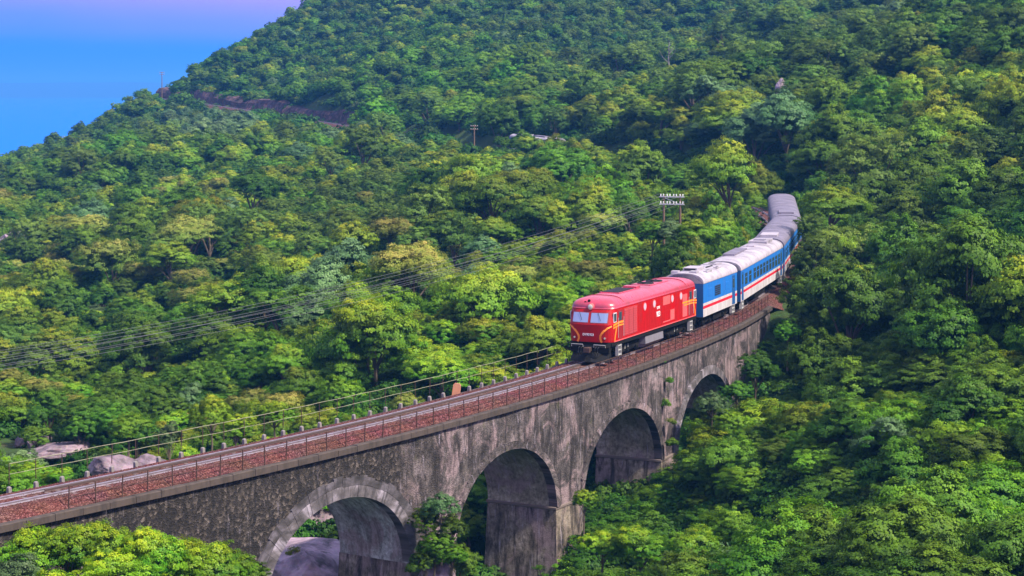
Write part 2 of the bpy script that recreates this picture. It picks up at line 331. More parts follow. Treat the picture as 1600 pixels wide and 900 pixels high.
def tang(s): return float(np.interp(s, TS, Tx)), float(np.interp(s, TS, Ty))
def proj(x, y, z): return 800+FPX*x/y, YH+FPX*(CAMH-z)/y
def back(px, py, D): return ((px-800)/FPX*D, D, CAMH-(py-YH)/FPX*D)
def sweep(mb, prof, s0, s1, ds, closed=True):
    n = max(2, int((s1-s0)/ds)+1); rings = [[pt(s, o, z) for o, z in prof] for s in np.linspace(s0, s1, n)]
    if closed: mb.loft(rings)
    else:
        for i in range(n-1): mb.strip(rings[i], rings[i+1])
    return mb

# ------------------------------------------------------------------ terrain
CP = []          # (x, y, ground z); first those read off the slopes as canopy (pixel, row, distance, tree height)
for px, py, D, h in [(0,258,500,7.5),(100,203,520,7.5),(200,153,560,7.5),(270,124,610,6.5),(330,88,630,7),(400,40,650,7),(470,4,680,7),
    (0,275,570,9),(100,225,590,9),(200,180,630,9),(270,150,680,9),(330,115,700,9),(400,65,720,9),(470,25,750,9),
    (600,0,640,4),(800,0,580,4),(1000,0,560,5),(600,100,500,4),(400,105,600,4),(480,140,540,4),(800,120,430,5),(1000,100,480,5),(900,160,370,5),(1300,50,400,6),(1300,0,430,6),
    (1600,0,300,6),(1500,20,300,6),(1500,110,255,6),(1600,100,235,6),(1300,100,300,6),(1100,150,300,6),(950,195,315,5),(850,212,305,4.5),(700,222,345,4),(600,205,400,4),(500,208,440,3.5),
    (0,600,165,5),(0,450,230,5),(0,340,330,5),(0,285,420,4),(200,550,165,6),(200,450,215,5),(200,350,280,5),(200,250,400,4),(230,185,540,4),(400,580,140,6),(400,480,180,5),(400,380,230,5),(400,280,310,5),(400,210,470,3),
    (600,560,135,6),(600,450,175,5),(600,350,225,5),(600,250,310,5),(800,500,142,6),(800,400,180,6),(800,300,240,5),(800,235,295,4.5),(1000,420,160,5),(1000,320,205,6),(1000,250,250,6),(1150,395,178,5),(1100,330,190,6),(1150,250,240,6),(1150,185,275,6),
    (1600,900,75,2.5),(1400,900,75,2.5),(1200,900,80,2.5),(1000,900,84,3),(1600,700,95,3),(1400,700,100,3),(1200,700,108,3.5),(1600,560,115,4),(1400,560,125,4),(1600,430,140,6),(1350,480,140,5),(1400,400,165,6),(1350,330,190,7),(1500,200,220,7),(1600,300,170,7),(1300,240,230,7),(1270,330,190,6)]:
    x, y, z = back(px, py, D); CP.append((x, y, z-0.72*h))
CP += [(-9.5,92,-10.2),(-13,99,-10.2),(-18,106,-10),(-26,124,-9.6),(-32,134,-9.2),(-46,160,-9.8),(-2,82,-11),(6,66,-13),(12,50,-14),(-2.5,103,-12),(5,116,-11),(11,131,-8.2),(15,140.5,-5.0),(18,149,-2.2),
       (-4,113,-10.5),(6,134,-8),(-30,105,-6.5),(-30,66,-3.5),(-21,68,-4.6),(-15,74,-6.2),(-27,72,-3.0),(-32,82,-2.5),(-24,88,-4),(-10,62,-8),(-30,50,-4),(20,95,-6.5),(12,105,-10.5),(6,100,-12),(40,60,-6),(-60,70,-2),(-50,110,-6),
       (-190,520,-24),(-240,600,-30),(-170,640,-10),(-190,760,-26),(-120,720,12),(-60,780,30),(0,760,52),(150,700,66),(300,520,66),(200,380,52),(120,300,40),(90,200,22),(70,140,9),(300,900,60),(60,950,30),(-150,950,-30),(-320,500,-34),(-320,800,-40),
       (-150,330,-26),(-120,260,-22),(-95,180,-16),(-220,380,-32),(0,20,-16),(-60,20,-10),(70,20,-8),(100,60,2),(100,110,8),(420,300,60),(420,700,66)]
CPA = np.array(CP)
def tps_fit(Pn):
    n = len(Pn); xy = Pn[:, :2]/100; d = np.hypot(*(xy[:, None]-xy[None]).transpose(2, 0, 1))
    Km = np.where(d > 0, d*d*np.log(np.maximum(d, 1e-9)), 0)+np.eye(n)*0.0012
    A = np.zeros((n+3, n+3)); A[:n, :n] = Km; A[:n, n] = 1; A[:n, n+1:] = xy; A[n:, :n] = A[:n, n:].T
    b = np.zeros(n+3); b[:n] = Pn[:, 2]; return xy, np.linalg.solve(A, b)
TPX, TPW = tps_fit(CPA)
def vnoise(x, y, sc, seed):
    """smooth value noise on numpy arrays, -1..1"""
    x = x/sc; y = y/sc; i = np.floor(x).astype(np.int64); j = np.floor(y).astype(np.int64); a = x-i; b = y-j
    a = a*a*(3-2*a); b = b*b*(3-2*b)
    def h(i, j):
        q = (i*374761393+j*668265263+seed*1442695041) & 0xffffffff; q = ((q ^ (q >> 13))*1274126177) & 0xffffffff; return ((q ^ (q >> 16)) & 0xffff)/32767.5-1
    return (h(i, j)*(1-a)+h(i+1, j)*a)*(1-b)+(h(i, j+1)*(1-a)+h(i+1, j+1)*a)*b
def sstep(a, b, x): t = np.clip((x-a)/(b-a), 0, 1); return t*t*(3-2*t)
TSUB = slice(None, None, 12); TSX, TSY, TSS = TX[TSUB], TY[TSUB], TS[TSUB]
def track_dist(x, y):
    x = np.asarray(x, float).ravel(); y = np.asarray(y, float).ravel(); d = np.empty(len(x)); s = np.empty(len(x))
    for i in range(0, len(x), 4000):
        D = (x[i:i+4000, None]-TSX)**2+(y[i:i+4000, None]-TSY)**2; k = D.argmin(1); d[i:i+4000] = np.sqrt(D[np.arange(len(k)), k]); s[i:i+4000] = TSS[k]
    return d, s
def ground(x, y):
    sh = np.shape(x); x = np.asarray(x, float).ravel(); y = np.asarray(y, float).ravel()
    z = np.empty(len(x)); n = len(TPX)
    for i in range(0, len(x), 4000):
        a = x[i:i+4000]/100; b = y[i:i+4000]/100; d2 = (a[:, None]-TPX[:, 0])**2+(b[:, None]-TPX[:, 1])**2
        z[i:i+4000] = (np.where(d2 > 0, 0.5*d2*np.log(np.maximum(d2, 1e-12)), 0)) @ TPW[:n]+TPW[n]+a*TPW[n+1]+b*TPW[n+2]
    z = np.clip(z, -45, 72)
    z = z+vnoise(x, y, 9, 1)*0.55*sstep(60, 160, y)+vnoise(x, y, 34, 2)*1.6*sstep(220, 420, y)
    d, s = track_dist(x, y); Y = np.interp(s, TS, TY)
    w1 = 1-sstep(2.6, 8.5, d); onb = sstep(-18, -14.5, s)*(1-sstep(77, 84, s)); w1 = w1*(1-onb)
    tz = zt(Y)-0.62
    z = z*(1-w1)+tz*w1
    # the hill is cut back on the inner side of the upper track; under the bridge nothing reaches the deck
    z = np.where((onb > 0.5) & (d < 5), np.minimum(z, -1.6-(78-s)*0.06), z)
    return z.reshape(sh)
def axis(segs):
    a = [segs[0][0]]
    for lo, hi, st in segs:
        n = max(1, int(round((hi-lo)/st))); a += list(np.linspace(lo, hi, n+1)[1:])
    return np.array(a)
ax = axis([(-700,-240,20),(-240,-70,5),(-70,60,1.4),(60,150,4),(150,700,20)])
ay = axis([(-80,40,12),(40,170,1.4),(170,330,3),(330,700,5),(700,1100,16)])
GX, GY = np.meshgrid(ax, ay); GZ = ground(GX, GY)
nx, ny = len(ax), len(ay)
m = bpy.data.meshes.new('hillside_ground')
idx = np.arange(nx*ny).reshape(ny, nx)
F = np.stack([idx[:-1, :-1], idx[:-1, 1:], idx[1:, 1:], idx[1:, :-1]], -1).reshape(-1, 4)
m.from_pydata(np.stack([GX, GY, GZ], -1).reshape(-1, 3).tolist(), [], F.tolist()); m.materials.append(M['ground'])
m.polygons.foreach_set('use_smooth', [True]*len(m.polygons)); m.update()
g0 = link(bpy.data.objects.new('ground', m)); tag(g0, 'earth of the wooded valley sides and hills', kind='structure')
def gz1(x, y): return float(ground(np.array([x]), np.array([y]))[0])
# the sea and the coast beyond it
SEA = -20.0
sm = MB(); sm.add([(-14000, 380, SEA), (14000, 380, SEA), (14000, 13500, SEA), (-14000, 13500, SEA)], [(0, 1, 2, 3)])
tag(sm.build('sea', M['sea']), 'blue sea behind the headland', kind='structure')
cm = MB(); A_, B_, C_ = [], [], []
for i in range(121):
    x = -9000+i*150.0; hgt = 74+9*math.sin(i*0.21+1.0)+5*math.sin(i*0.57)+rng.uniform(0, 2)
    A_.append((x, 9200, SEA-1)); B_.append((x, 9700, SEA+hgt*1.08)); C_.append((x, 10800, SEA-1))
cm.strip(A_, B_); cm.strip(B_, C_)
tag(cm.build('hills', M['coast']), 'low blue coast across the sea', kind='structure')

# ------------------------------------------------------------------ viaduct
ARCH = [(14.8, 5.3), (29.3, 5.3), (44.0, 6.0), (59.3, 6.2)]
ZC, ZS, NEAR, FAR, ZTOP = -2.8, -7.0, 1.9, -2.45, -0.74
def zlow(s):
    for c, a in ARCH:
        if abs(s-c) < a: return ZS+(ZC-ZS)*math.sqrt(max(0, 1-((s-c)/a)**2))
    return ZS
class UVB:
    def __init__(s): s.v = []; s.u = []; s.f = []
    def grid(s, rows, uvs):
        n = len(rows[0]); b = len(s.v)
        for r, q in zip(rows, uvs): s.v += r; s.u += q
        for i in range(len(rows)-1):
            for k in range(n-1): s.f.append((b+i*n+k, b+i*n+k+1, b+(i+1)*n+k+1, b+(i+1)*n+k))
    def build(s, name, material, parent, smooth=True):
        m = bpy.data.meshes.new(name); m.from_pydata(s.v, [], s.f); m.update()
        ul = m.uv_layers.new(name='UVMap'); li = np.empty(len(m.loops), np.int32); m.loops.foreach_get('vertex_index', li)
        ul.data.foreach_set('uv', np.array(s.u, np.float32)[li].ravel())
        m.materials.append(material)
        if smooth: m.polygons.foreach_set('use_smooth', [True]*len(m.polygons))
        return link(bpy.data.objects.new(name, m), parent)
def nz(a, b, sc, seed): return float(vnoise(np.array([a]), np.array([b]), sc, seed)[0])
via = empty('viaduct', pt(29, 0, -12)); tag(via, 'curved stone railway viaduct with stained arches across the valley', 'viaduct')
def vchild(o):     # parts are built in world coordinates
    o.matrix_parent_inverse = Matrix.Translation(-Vector(via.location)); return o
S0, S1 = -15.0, 80.0
ss = set(np.round(np.arange(S0, S1+.01, 0.5), 3))
for c, a in ARCH: ss |= set(np.round(c+a*np.cos(np.linspace(0, PI, 49)), 3))
ss = sorted(ss)
M['pale'] = stone_mat('pale vault lightened for skylight', False, 0.5)  # pale concrete with bluish skylight painted into its colour
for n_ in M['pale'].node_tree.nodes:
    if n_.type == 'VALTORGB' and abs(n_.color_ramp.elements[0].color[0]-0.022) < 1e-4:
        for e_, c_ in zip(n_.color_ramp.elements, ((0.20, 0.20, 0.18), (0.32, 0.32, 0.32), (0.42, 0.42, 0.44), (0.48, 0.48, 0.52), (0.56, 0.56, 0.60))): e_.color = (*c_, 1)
wb = UVB()
for off in (NEAR, FAR):
    rows, uvs = [], []
    for s in ss:
        zl = zlow(s); zz = np.linspace(zl, ZTOP, 12)
        rows.append([pt(s, off+(0.045*nz(s, z, 0.7, 3)+0.05*nz(s, z, 2.6, 4))*(1 if off > 0 else 0), z) for z in zz])
        uvs.append([(s, z) for z in zz])
    wb.grid(rows, uvs)
vchild(wb.build('wall', M['stone'], via))
for c, a in ARCH:
    ib = UVB(); th = np.linspace(0, PI, 49); rows, uvs = [], []
    for t in th:
        s = c-a*math.cos(t); z = ZS+(ZC-ZS)*math.sin(t); oo = np.linspace(NEAR-0.02, FAR, 9)
        rows.append([pt(s, o, z+0.02*nz(o, t*5, 0.8, 9)) for o in oo]); uvs.append([(o*1.3+c*3+t*0.4, z) for o in oo])
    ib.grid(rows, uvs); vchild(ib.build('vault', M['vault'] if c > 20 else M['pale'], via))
for s0, s1 in [(-15, 9.5), (20.1, 24.0), (34.6, 38.0), (50.0, 53.1), (65.5, 80.0)]:
    pb = UVB(); zz = np.linspace(ZS, -15, 15)
    for sgn, off in ((1, NEAR), (-1, FAR)):
        cols = np.linspace(s0, s1, max(5, int((s1-s0)/0.6))); rows, uvs = [], []
        for z in zz:
            bt = (ZS-z)*0.035; rows.append([pt(min(max(s, s0-bt+0), s1+bt)+(-bt if s == s0 else bt if s == s1 else 0), off+sgn*(bt+0.03)+0.04*nz(s, z, 0.8, 5), z) for s in cols]); uvs.append([(s+40, z) for s in cols])
        pb.grid(rows, uvs)
    for s, d in ((s0, -1), (s1, 1)):
        rows, uvs = [], []
        for z in zz:
            bt = (ZS-z)*0.035; oo = np.linspace(NEAR+0.03+bt, FAR-0.03-bt, 8)
            rows.append([pt(s+d*bt, o, z) for o in oo]); uvs.append([(o*1.3+s, z) for o in oo])
        pb.grid(rows, uvs)
    pr = vchild(pb.build('pier', M['stone2'], via))
    if s0 < 21: continue
    lb = MB()
    rings = []
    for z, e in ((ZS-0.08, 0.05), (ZS-0.05, 0.085), (ZS+0.06, 0.085), (ZS+0.10, 0.04)):
        rings.append([pt(s0-e, NEAR+e, z), pt((s0+s1)/2, NEAR+e, z), pt(s1+e, NEAR+e, z), pt(s1+e, FAR-e, z), pt((s0+s1)/2, FAR-e, z), pt(s0-e, FAR-e, z)])
    lb.loft(rings); lo = lb.build('ledge', M['stone2'], via); vchild(lo)
for ia, (c, a) in enumerate(ARCH):
    ring = bpy.data.objects.new('arch_ring', None); link(ring, via); ring.location = (0, 0, 0); vchild(ring); ring.matrix_parent_inverse = Matrix.Translation(-Vector(via.location))
    n = 30; th = np.linspace(0.02, PI-0.02, n+1); rr = random.Random(ia)
    for k in range(n):
        t0, t1 = th[k]+0.0012, th[k+1]-0.0012; pr_ = 0.115+rr.uniform(0, 0.03); tk = (0.52 if ia in (0, 3) else 0.40)+rr.uniform(-0.04, 0.05)
        def P4(t, e, o):
            nxn, nzn = -math.cos(t)/a, math.sin(t)/(ZC-ZS); l = math.hypot(nxn, nzn)
            return pt(c-a*math.cos(t)+e*nxn/l, o, ZS+(ZC-ZS)*math.sin(t)+e*nzn/l)
        q = UVB(); tm = (t0+t1)/2
        vs = [P4(t0, -0.02, 1.5), P4(t1, -0.02, 1.5), P4(t1, tk, 1.5), P4(t0, tk, 1.5)]
        vs += [P4(t0, -0.02, NEAR+pr_), P4(t1, -0.02, NEAR+pr_), P4(t1, tk, NEAR+pr_), P4(t0, tk, NEAR+pr_)]
        q.v = vs; sz = [(c-a*math.cos(t)+ia*50, ZS+(ZC-ZS)*math.sin(t)) for t in (t0, t1, t1, t0)]; q.u = sz+[(u_, v_+(0.5 if i > 1 else 0)) for i, (u_, v_) in enumerate(sz)]
        q.f = [(0,1,2,3),(7,6,5,4),(0,4,5,1),(1,5,6,2),(2,6,7,3),(3,7,4,0)]
        if ia == 0 and 3 < k:      # rough outer course of the first arch
            q2 = UVB(); t2 = tk+.02; t3 = tk+.40+rr.uniform(-.08, .10); o2_ = NEAR+.10+rr.uniform(0, .03)
            q2.v = [P4(t0, t2, 1.5), P4(t1, t2, 1.5), P4(t1, t3, 1.5), P4(t0, t3, 1.5), P4(t0, t2, o2_), P4(t1, t2, o2_), P4(t1, t3, o2_), P4(t0, t3, o2_)]
            q2.u = [(u_, v_+.8) for u_, v_ in q.u]; q2.f = q.f; q2.build('outer_voussoir', M['ring2'], ring, smooth=False)
        q.build('voussoir', M['ring'] if ia in (0, 3) else M['stone'], ring, smooth=False)
# coping stones along both edges
for off0, off1 in ((1.72, 2.10), (-2.66, -2.28)):
    s = S0
    while s < S1-0.1:
        e = min(s+1.4, S1); mb = MB(); j = random.uniform(-0.012, 0.012)
        prof = [(off0, ZTOP), (off1, ZTOP), (off1, ZTOP+0.27+j), (off1-0.03, ZTOP+0.30+j), (off0+0.03, ZTOP+0.30+j), (off0, ZTOP+0.27+j)]
        mb.loft([[pt(q, o, z) for o, z in prof] for q in (s+0.012, (s+e)/2, e-0.012)])
        vchild(mb.build('coping_stone', M['cope'], via)); s = e
# concrete post blocks on the far edge (the handrail posts stand in them)
bb = MB(); bb.loft([[(-.085,-.085,-.2),(.085,-.085,-.2),(.085,.085,-.2),(-.085,.085,-.2)],[(-.075,-.07,.05),(.075,-.07,.05),(.075,.07,.05),(-.075,.07,.05)],[(-.045,-.045,.09),(.045,-.045,.09),(.045,.045,.09),(-.045,.045,.09)]])
bmesh_block = bb.mesh('post_block'); bmesh_block.materials.append(M['conc'])
s = -1.2
while s < 80:
    o = bpy.data.objects.new('post_block', bmesh_block); link(o, via); o.location = pt(s, -2.42, -0.22); a = tang(s); o.rotation_euler = (random.uniform(-.06, .06), random.uniform(-.06, .06), math.atan2(a[1], a[0])); vchild(o); s += 1.4

# ------------------------------------------------------------------ railway track
SEND = float(TS[-1])-2
track = empty('railway_track', (0, 0, 0)); tag(track, 'single metre-gauge railway track on red-brown ballast', kind='structure')
PB = [(-2.27,-.42),(-1.7,-.22),(-1.15,-.115),(0,-.125),(1.05,-.115),(1.35,-.20),(1.73,-.46)]
PW = [(-3.0,-1.0),(-2.0,-.45),(-1.5,-.2),(0,-.15),(1.3,-.18),(2.0,-.45),(2.9,-1.0)]
def bed(s):
    k = float(sstep(-17, -14.5, s)*(1-sstep(80, 82, s))); return [((1-k)*p[0]+k*q[0], (1-k)*p[1]+k*q[1]) for p, q in zip(PW, PB)]
def ballast(s0, s1, ds, amp):
    mb = MB(); rings = []
    for s in np.arange(s0, s1+ds/2, ds):
        pr = bed(s); offs = np.interp(np.linspace(0, 6, 37), range(7), [p[0] for p in pr]); zs = np.interp(np.linspace(0, 6, 37), range(7), [p[1] for p in pr])
        rings.append([pt(s, o, z+amp*rng.uniform(-1, 1)) for o, z in zip(offs, zs)])
    for i in range(len(rings)-1): mb.strip(rings[i], rings[i+1])
    return mb.build('ballast', M['ballast'], track, smooth=False, fix=False)
ballast(-38, 82, 0.16, 0.010); ballast(82, SEND, 2.0, 0.03)
for off in (-0.53, 0.53):
    mb = MB(); prof = [(-.036,0),(.036,0),(.036,-.035),(.012,-.045),(.012,-.10),(.06,-.125),(-.06,-.125),(-.012,-.10),(-.012,-.045),(-.036,-.035)]
    sweep(mb, [(off+o, z) for o, z in prof], -38, 140, 0.7); mb.build('rail', M['rail'], track)
    mb = MB(); sweep(mb, [(off+o, z) for o, z in prof], 140, SEND, 4); mb.build('rail', M['rail'], track)
    mb = MB(); g = off*0.66; sweep(mb, [(g+o*0.9, z-0.012) for o, z in prof], -1, 80, 0.7); mb.build('guard_rail', M['railweb'], track)
sl = MB(); sl.loft([[(-.12,-.95,-.2),(.12,-.95,-.2),(.12,.95,-.2),(-.12,.95,-.2)],[(-.12,-.95,-.03),(.12,-.95,-.03),(.12,.95,-.03),(-.12,.95,-.03)],[(-.095,-.93,0),(.095,-.93,0),(.095,.93,0),(-.095,.93,0)]])
slm = sl.mesh('sleeper'); slm.materials.append(M['sleeper'])
for s in np.arange(-16, 140, 0.6):
    o = bpy.data.objects.new('sleeper', slm); link(o, track); o.location = pt(s, 0, -0.118+random.uniform(-.012, .004)); a = tang(s); o.rotation_euler = (0, 0, math.atan2(a[1], a[0])+random.uniform(-.02, .02))
# loose ballast stones: real geometry, one mass
nst = 24000; sv = rng.uniform(-16, 84, nst); t = rng.uniform(0, 6, nst); V, Fc = [], []
for i in range(nst):
    pr = bed(sv[i]); o = float(np.interp(t[i], range(7), [p[0] for p in pr])); z = float(np.interp(t[i], range(7), [p[1] for p in pr])); c = Vector(pt(sv[i], o, z+0.012)); r = rng.uniform(0.016, 0.038)
    e = [Vector(rng.normal(size=3)).normalized()*r*rng.uniform(.7, 1.2) for _ in range(1)][0]; f2 = e.orthogonal().normalized()*r*rng.uniform(.6, 1.2); g2 = e.cross(f2).normalized()*r*rng.uniform(.5, 1.0); b = len(V)
    V += [tuple(c+e), tuple(c-e), tuple(c+f2), tuple(c-f2), tuple(c+g2), tuple(c-g2)]; Fc += [(b,b+2,b+4),(b+2,b+1,b+4),(b+1,b+3,b+4),(b+3,b,b+4),(b+2,b,b+5),(b+1,b+2,b+5),(b+3,b+1,b+5),(b,b+3,b+5)]
m = bpy.data.meshes.new('ballast_stones'); m.from_pydata(V, [], Fc); m.materials.append(M['ballast']); m.update(); tag(link(bpy.data.objects.new('ballast_stones', m), track), kind='stuff')
# cut bank of the upper track round the headland
M['bank'] = ballast_mat('bare reddish earth bank', [(0.0, (0.03, 0.018, 0.022)), (0.5, (0.06, 0.034, 0.04)), (1.0, (0.12, 0.066, 0.075))], 1.2)
sA, sB = float(np.interp(455, TY, TS)), float(np.interp(628, TY, TS)); mb = MB(); rings = []
for s in np.arange(sA, sB, 2.0):
    k = min(1, (s-sA)/25); h = (2.6+0.9*nz(s, 0, 14, 12))*k; rings.append([pt(s, o+0.5*nz(s, o*9, 5, 13), z) for o, z in ((2.6, -.7), (3.4, 0.1), (4.0, h*.6), (4.8, h), (7.5, h+0.3), (10, h-1.5))])
for i in range(len(rings)-1): mb.strip(rings[i], rings[i+1])
tag(mb.build('earth_bank', M['bank'], fix=False), 'bare reddish earth cutting beside the upper track', kind='structure')

# ------------------------------------------------------------------ handrails
def handrail(label, off, z0, h, s_start, s_end, mats, mid, ph):
    r = empty('handrail', pt((s_start+s_end)/2, off, z0)); tag(r, label, 'handrail'); inv = Matrix.Translation(-Vector(r.location))
    pm = MB(); pt_ = .020 if off > 0 else .014; pm.box(-pt_, pt_, -pt_, pt_, 0, h); pmesh = pm.mesh('post'); pmesh.materials.append(M['iron'])
    s = ph
    while s < s_end:
        o = bpy.data.objects.new('post', pmesh); link(o, r); o.location = pt(s, off, z0); a = tang(s); o.rotation_euler = (random.uniform(-.035, .035), random.uniform(-.035, .035), math.atan2(a[1], a[0])); o.matrix_parent_inverse = inv; s += 1.4
    for zz, rad, mm in [(z0+h-0.02, 0.0155 if off < 0 else 0.022, mats[0])]+[(z0+q_, 0.013, mats[1]) for q_ in mid]:
        mb = MB(); mb.tube([pt(q, off, zz+0.012*math.sin(q*2.1)) for q in np.arange(s_start, s_end, 0.7)], rad, 5); o = mb.build('top_rail' if rad > .015 else 'middle_rail', mm, r); o.matrix_parent_inverse = inv
handrail('thin dark iron handrail along the near edge of the viaduct', 1.80, -0.46, 0.95, -1.5, 80, (M['iron'], M['iron']), (0.48, 0.10), -1.5)
handrail('pale pipe handrail along the far edge of the viaduct', -2.42, -0.02, 0.88, -1.2, 80, (M['pipe'], M['pipe']), (0.42,), -1.2)
mb = MB(); mb.loft([[(-.22,-.06,-.1),(.22,-.06,-.1),(.22,.06,-.1),(-.22,.06,-.1)],[(-.21,-.05,.55),(.21,-.05,.55),(.21,.05,.55),(-.21,.05,.55)],[(-.13,-.05,.64),(.13,-.05,.64),(.13,.05,.64),(-.13,.05,.64)]])
mk = mb.build('marker_stone', M['marker']); mk.location = pt(30.5, -2.15, -0.35); mk.rotation_euler = (0.0, 0.12, math.radians(-8)); tag(mk, 'orange-brown marker slab standing at the far edge of the track', 'marker')

# ------------------------------------------------------------------ train
def vehicle(name, s0, Lv, label, cat, group=None):
    """Empty on the rails; local x runs backwards along the train, y to the far side, z up"""
    a = Vector(pt(s0+Lv*0.2, 0, 0)); b = Vector(pt(s0+Lv*0.8, 0, 0)); d = (b-a)
    rz = math.atan2(d.y, d.x); ry = -math.atan2(d.z, math.hypot(d.x, d.y))
    o = empty(name); o.rotation_euler = (0, ry, rz)
    o.location = a-d.normalized()*Lv*0.2; tag(o, label, cat, group); return o
def bogie(root, xc, axles, wheel_r, length):
    bo = MB()
    for sy in (-1, 1):
        bo.loft([[(xc-length/2, sy*.98-.07, z0), (xc-length/2, sy*.98+.07, z0), (xc-length/2, sy*.98+.07, z1), (xc-length/2, sy*.98-.07, z1)] for z0, z1 in ((.62, .86),)] +
                [[(x, sy*.98-.07, z0), (x, sy*.98+.07, z0), (x, sy*.98+.07, z1), (x, sy*.98-.07, z1)] for x, z0, z1 in ((xc-length*.3, .5, .86), (xc-length*.12, .40, .82), (xc+length*.12, .40, .82), (xc+length*.3, .5, .86), (xc+length/2, .62, .86))])
    bo.box(xc-.35, xc+.35, -.95, .95, .55, .95)
    frame = bo.build('bogie_frame', M['black'], root)
    for dx in axles:
        for sy in (-1, 1):
            wb_ = MB(); n = 20
            prof = [(.10, .03), (wheel_r*.55, .03), (wheel_r*.6, .0), (wheel_r*.88, .0), (wheel_r, .02), (wheel_r, .11), (wheel_r+.025, .135), (wheel_r*.5, .135), (.10, .12)]
            rings = [[(xc+dx+r*math.cos(2*PI*k/n), sy*(.60-d+.02), wheel_r+r*math.sin(2*PI*k/n)) for k in range(n)] for r, d in prof]
            wb_.loft(rings); wb_.build('wheel', M['black'], root)
            ab = MB(); ab.box(xc+dx-.16, xc+dx+.16, sy*1.0-.13, sy*1.0+.13, wheel_r-.16, wheel_r+.16, .03); ab.cyl((xc+dx, sy*1.1, wheel_r), (xc+dx, sy*1.18, wheel_r), .09, 10); ab.build('axle_box', M['black'], frame)
            sp = MB()
            for q in (-.26, .26):
                for k in range(4): sp.cyl((xc+dx+q, sy*1.0, .56+k*.07), (xc+dx+q, sy*1.0, .60+k*.07), .075, 8)
            sp.build('spring', M['step'] if dx == 0 else M['black'], frame)
    return frame
LL, W2 = 16.3, 1.40
loco = vehicle('locomotive', 42.75, LL, 'red diesel locomotive with yellow stripes leading the train', 'locomotive')
def xf(y, z):
    r = 0.12*(1-(z-1.28)/1.07) if z < 2.35 else (z-2.35)*0.36
    q = min(1, abs(y)/W2); return r+0.10*q**2+0.34*q**7
ys = W2*np.sin(np.linspace(-PI/2, PI/2, 17))
def ring_at(z, half=W2, extra=0.0):
    k = half/W2; R = []
    for y in ys: R.append((xf(y, min(z, 3.32))+extra, y*k, z))
    for y in ys[::-1]: R.append((LL-xf(y, min(z, 3.32))-extra, y*k, z))
    return R
mb = MB(); mb.loft([ring_at(z) for z in (1.28, 1.34, 1.6, 1.9, 2.2, 2.35, 2.5, 2.8, 3.05, 3.28)]); body = mb.build('body', M['red'], loco)
bv = body.modifiers.new('edge', 'BEVEL'); bv.width = 0.02; bv.limit_method = 'ANGLE'; bv.angle_limit = 0.7
mb = MB(); rings = [ring_at(3.282, W2+.02, -.02), ring_at(3.31, W2+.02, -.02)]
for t in np.linspace(0.0, 1.0, 12):
    a = t*PI/2*0.98; rings.append(ring_at(3.34+0.56*math.sin(a), W2*(0.06+0.94*math.cos(a)**0.62), 0.02+1.25*(1-math.cos(a))**1.3))
mb.loft(rings); roof = mb.build('roof', M['redroof'], loco, smooth=True)
bv = roof.modifiers.new('edge', 'EDGE_SPLIT'); bv.split_angle = math.radians(50)
def roofz(y):
    q = min(.999, abs(y)/W2); c = max(0.0, (q-0.06)/0.94)**(1/0.62); return 3.34+0.56*math.sqrt(max(0, 1-c*c))
mb = MB(); mb.box(0.35, LL-0.35, -1.36, 1.36, 1.02, 1.278, .02); mb.build('underframe', M['black'], loco)
mb = MB()
for sy in (-1, 1): mb.box(0.6, LL-0.6, sy*1.405-.012, sy*1.405+.012, 1.285, 1.345)
mb.build('sill_strip', M['salmon'], loco)
# windscreens, following the raked front
def front_patch(name, y0, y1, z0, z1, e, material, parent, thick=0.03):
    mb = MB(); Yv = np.linspace(y0, y1, 7); A = [(xf(y, z0)-e, y, z0) for y in Yv]; B = [(xf(y, z1)-e, y, z1) for y in Yv]
    C = [(p[0]+thick, p[1], p[2]) for p in A]; D_ = [(p[0]+thick, p[1], p[2]) for p in B]
    mb.strip(A, B); mb.strip(B, D_); mb.strip(D_, C); mb.strip(C, A); mb.add([A[0], B[0], D_[0], C[0]], [(0, 1, 2, 3)]); mb.add([A[-1], B[-1], D_[-1], C[-1]], [(0, 1, 2, 3)])
    return mb.build(name, material, parent)
for y0, y1 in ((-1.12, -0.09), (0.09, 1.12)):
    fr = front_patch('windscreen_frame', y0-.06, y1+.06, 2.42, 3.10, 0.012, M['maroon'], loco)
    front_patch('windscreen', y0, y1, 2.48, 3.04, 0.022, M['glass'], fr)
    mb = MB(); ym = (y0+y1)/2; mb.tube([(xf(ym, 3.04)-.05, ym+.1, 3.06), (xf(ym, 2.6)-.06, ym-.12, 2.60)], .012, 5); mb.build('wiper', M['black'], fr)
front_patch('number_plate', -0.30, 0.36, 1.62, 1.86, 0.012, M['maroon'], loco)
def text(body_, size, loc, rot, material, parent, name='lettering'):
    c = bpy.data.curves.new(name, 'FONT'); c.body = body_; c.size = size; c.align_x = 'CENTER'; c.align_y = 'CENTER'; c.extrude = 0.006; c.materials.append(material); c.offset = size*0.012
    tmp = bpy.data.objects.new(name, c); COL.objects.link(tmp); bpy.context.view_layer.update(); me = bpy.data.meshes.new_from_object(tmp.evaluated_get(bpy.context.evaluated_depsgraph_get())); bpy.data.objects.remove(tmp); bpy.data.curves.remove(c)
    if not me.materials: me.materials.append(material)
    o = bpy.data.objects.new(name, me); link(o, parent); o.location = loc; o.rotation_euler = rot; return o
text('D19E', 0.19, (xf(0, 1.74)-.024, 0.21, 1.74), (PI/2, 0, -PI/2), M['text'], loco)
text('923', 0.19, (xf(0, 1.74)-.024, -0.16, 1.74), (PI/2, 0, -PI/2), M['text'], loco)
mb = MB(); mb.cyl((xf(.03, 1.74)-.03, .03, 1.74), (xf(.03, 1.74), .03, 1.74), .055, 12); mb.build('emblem', M['black'], loco)
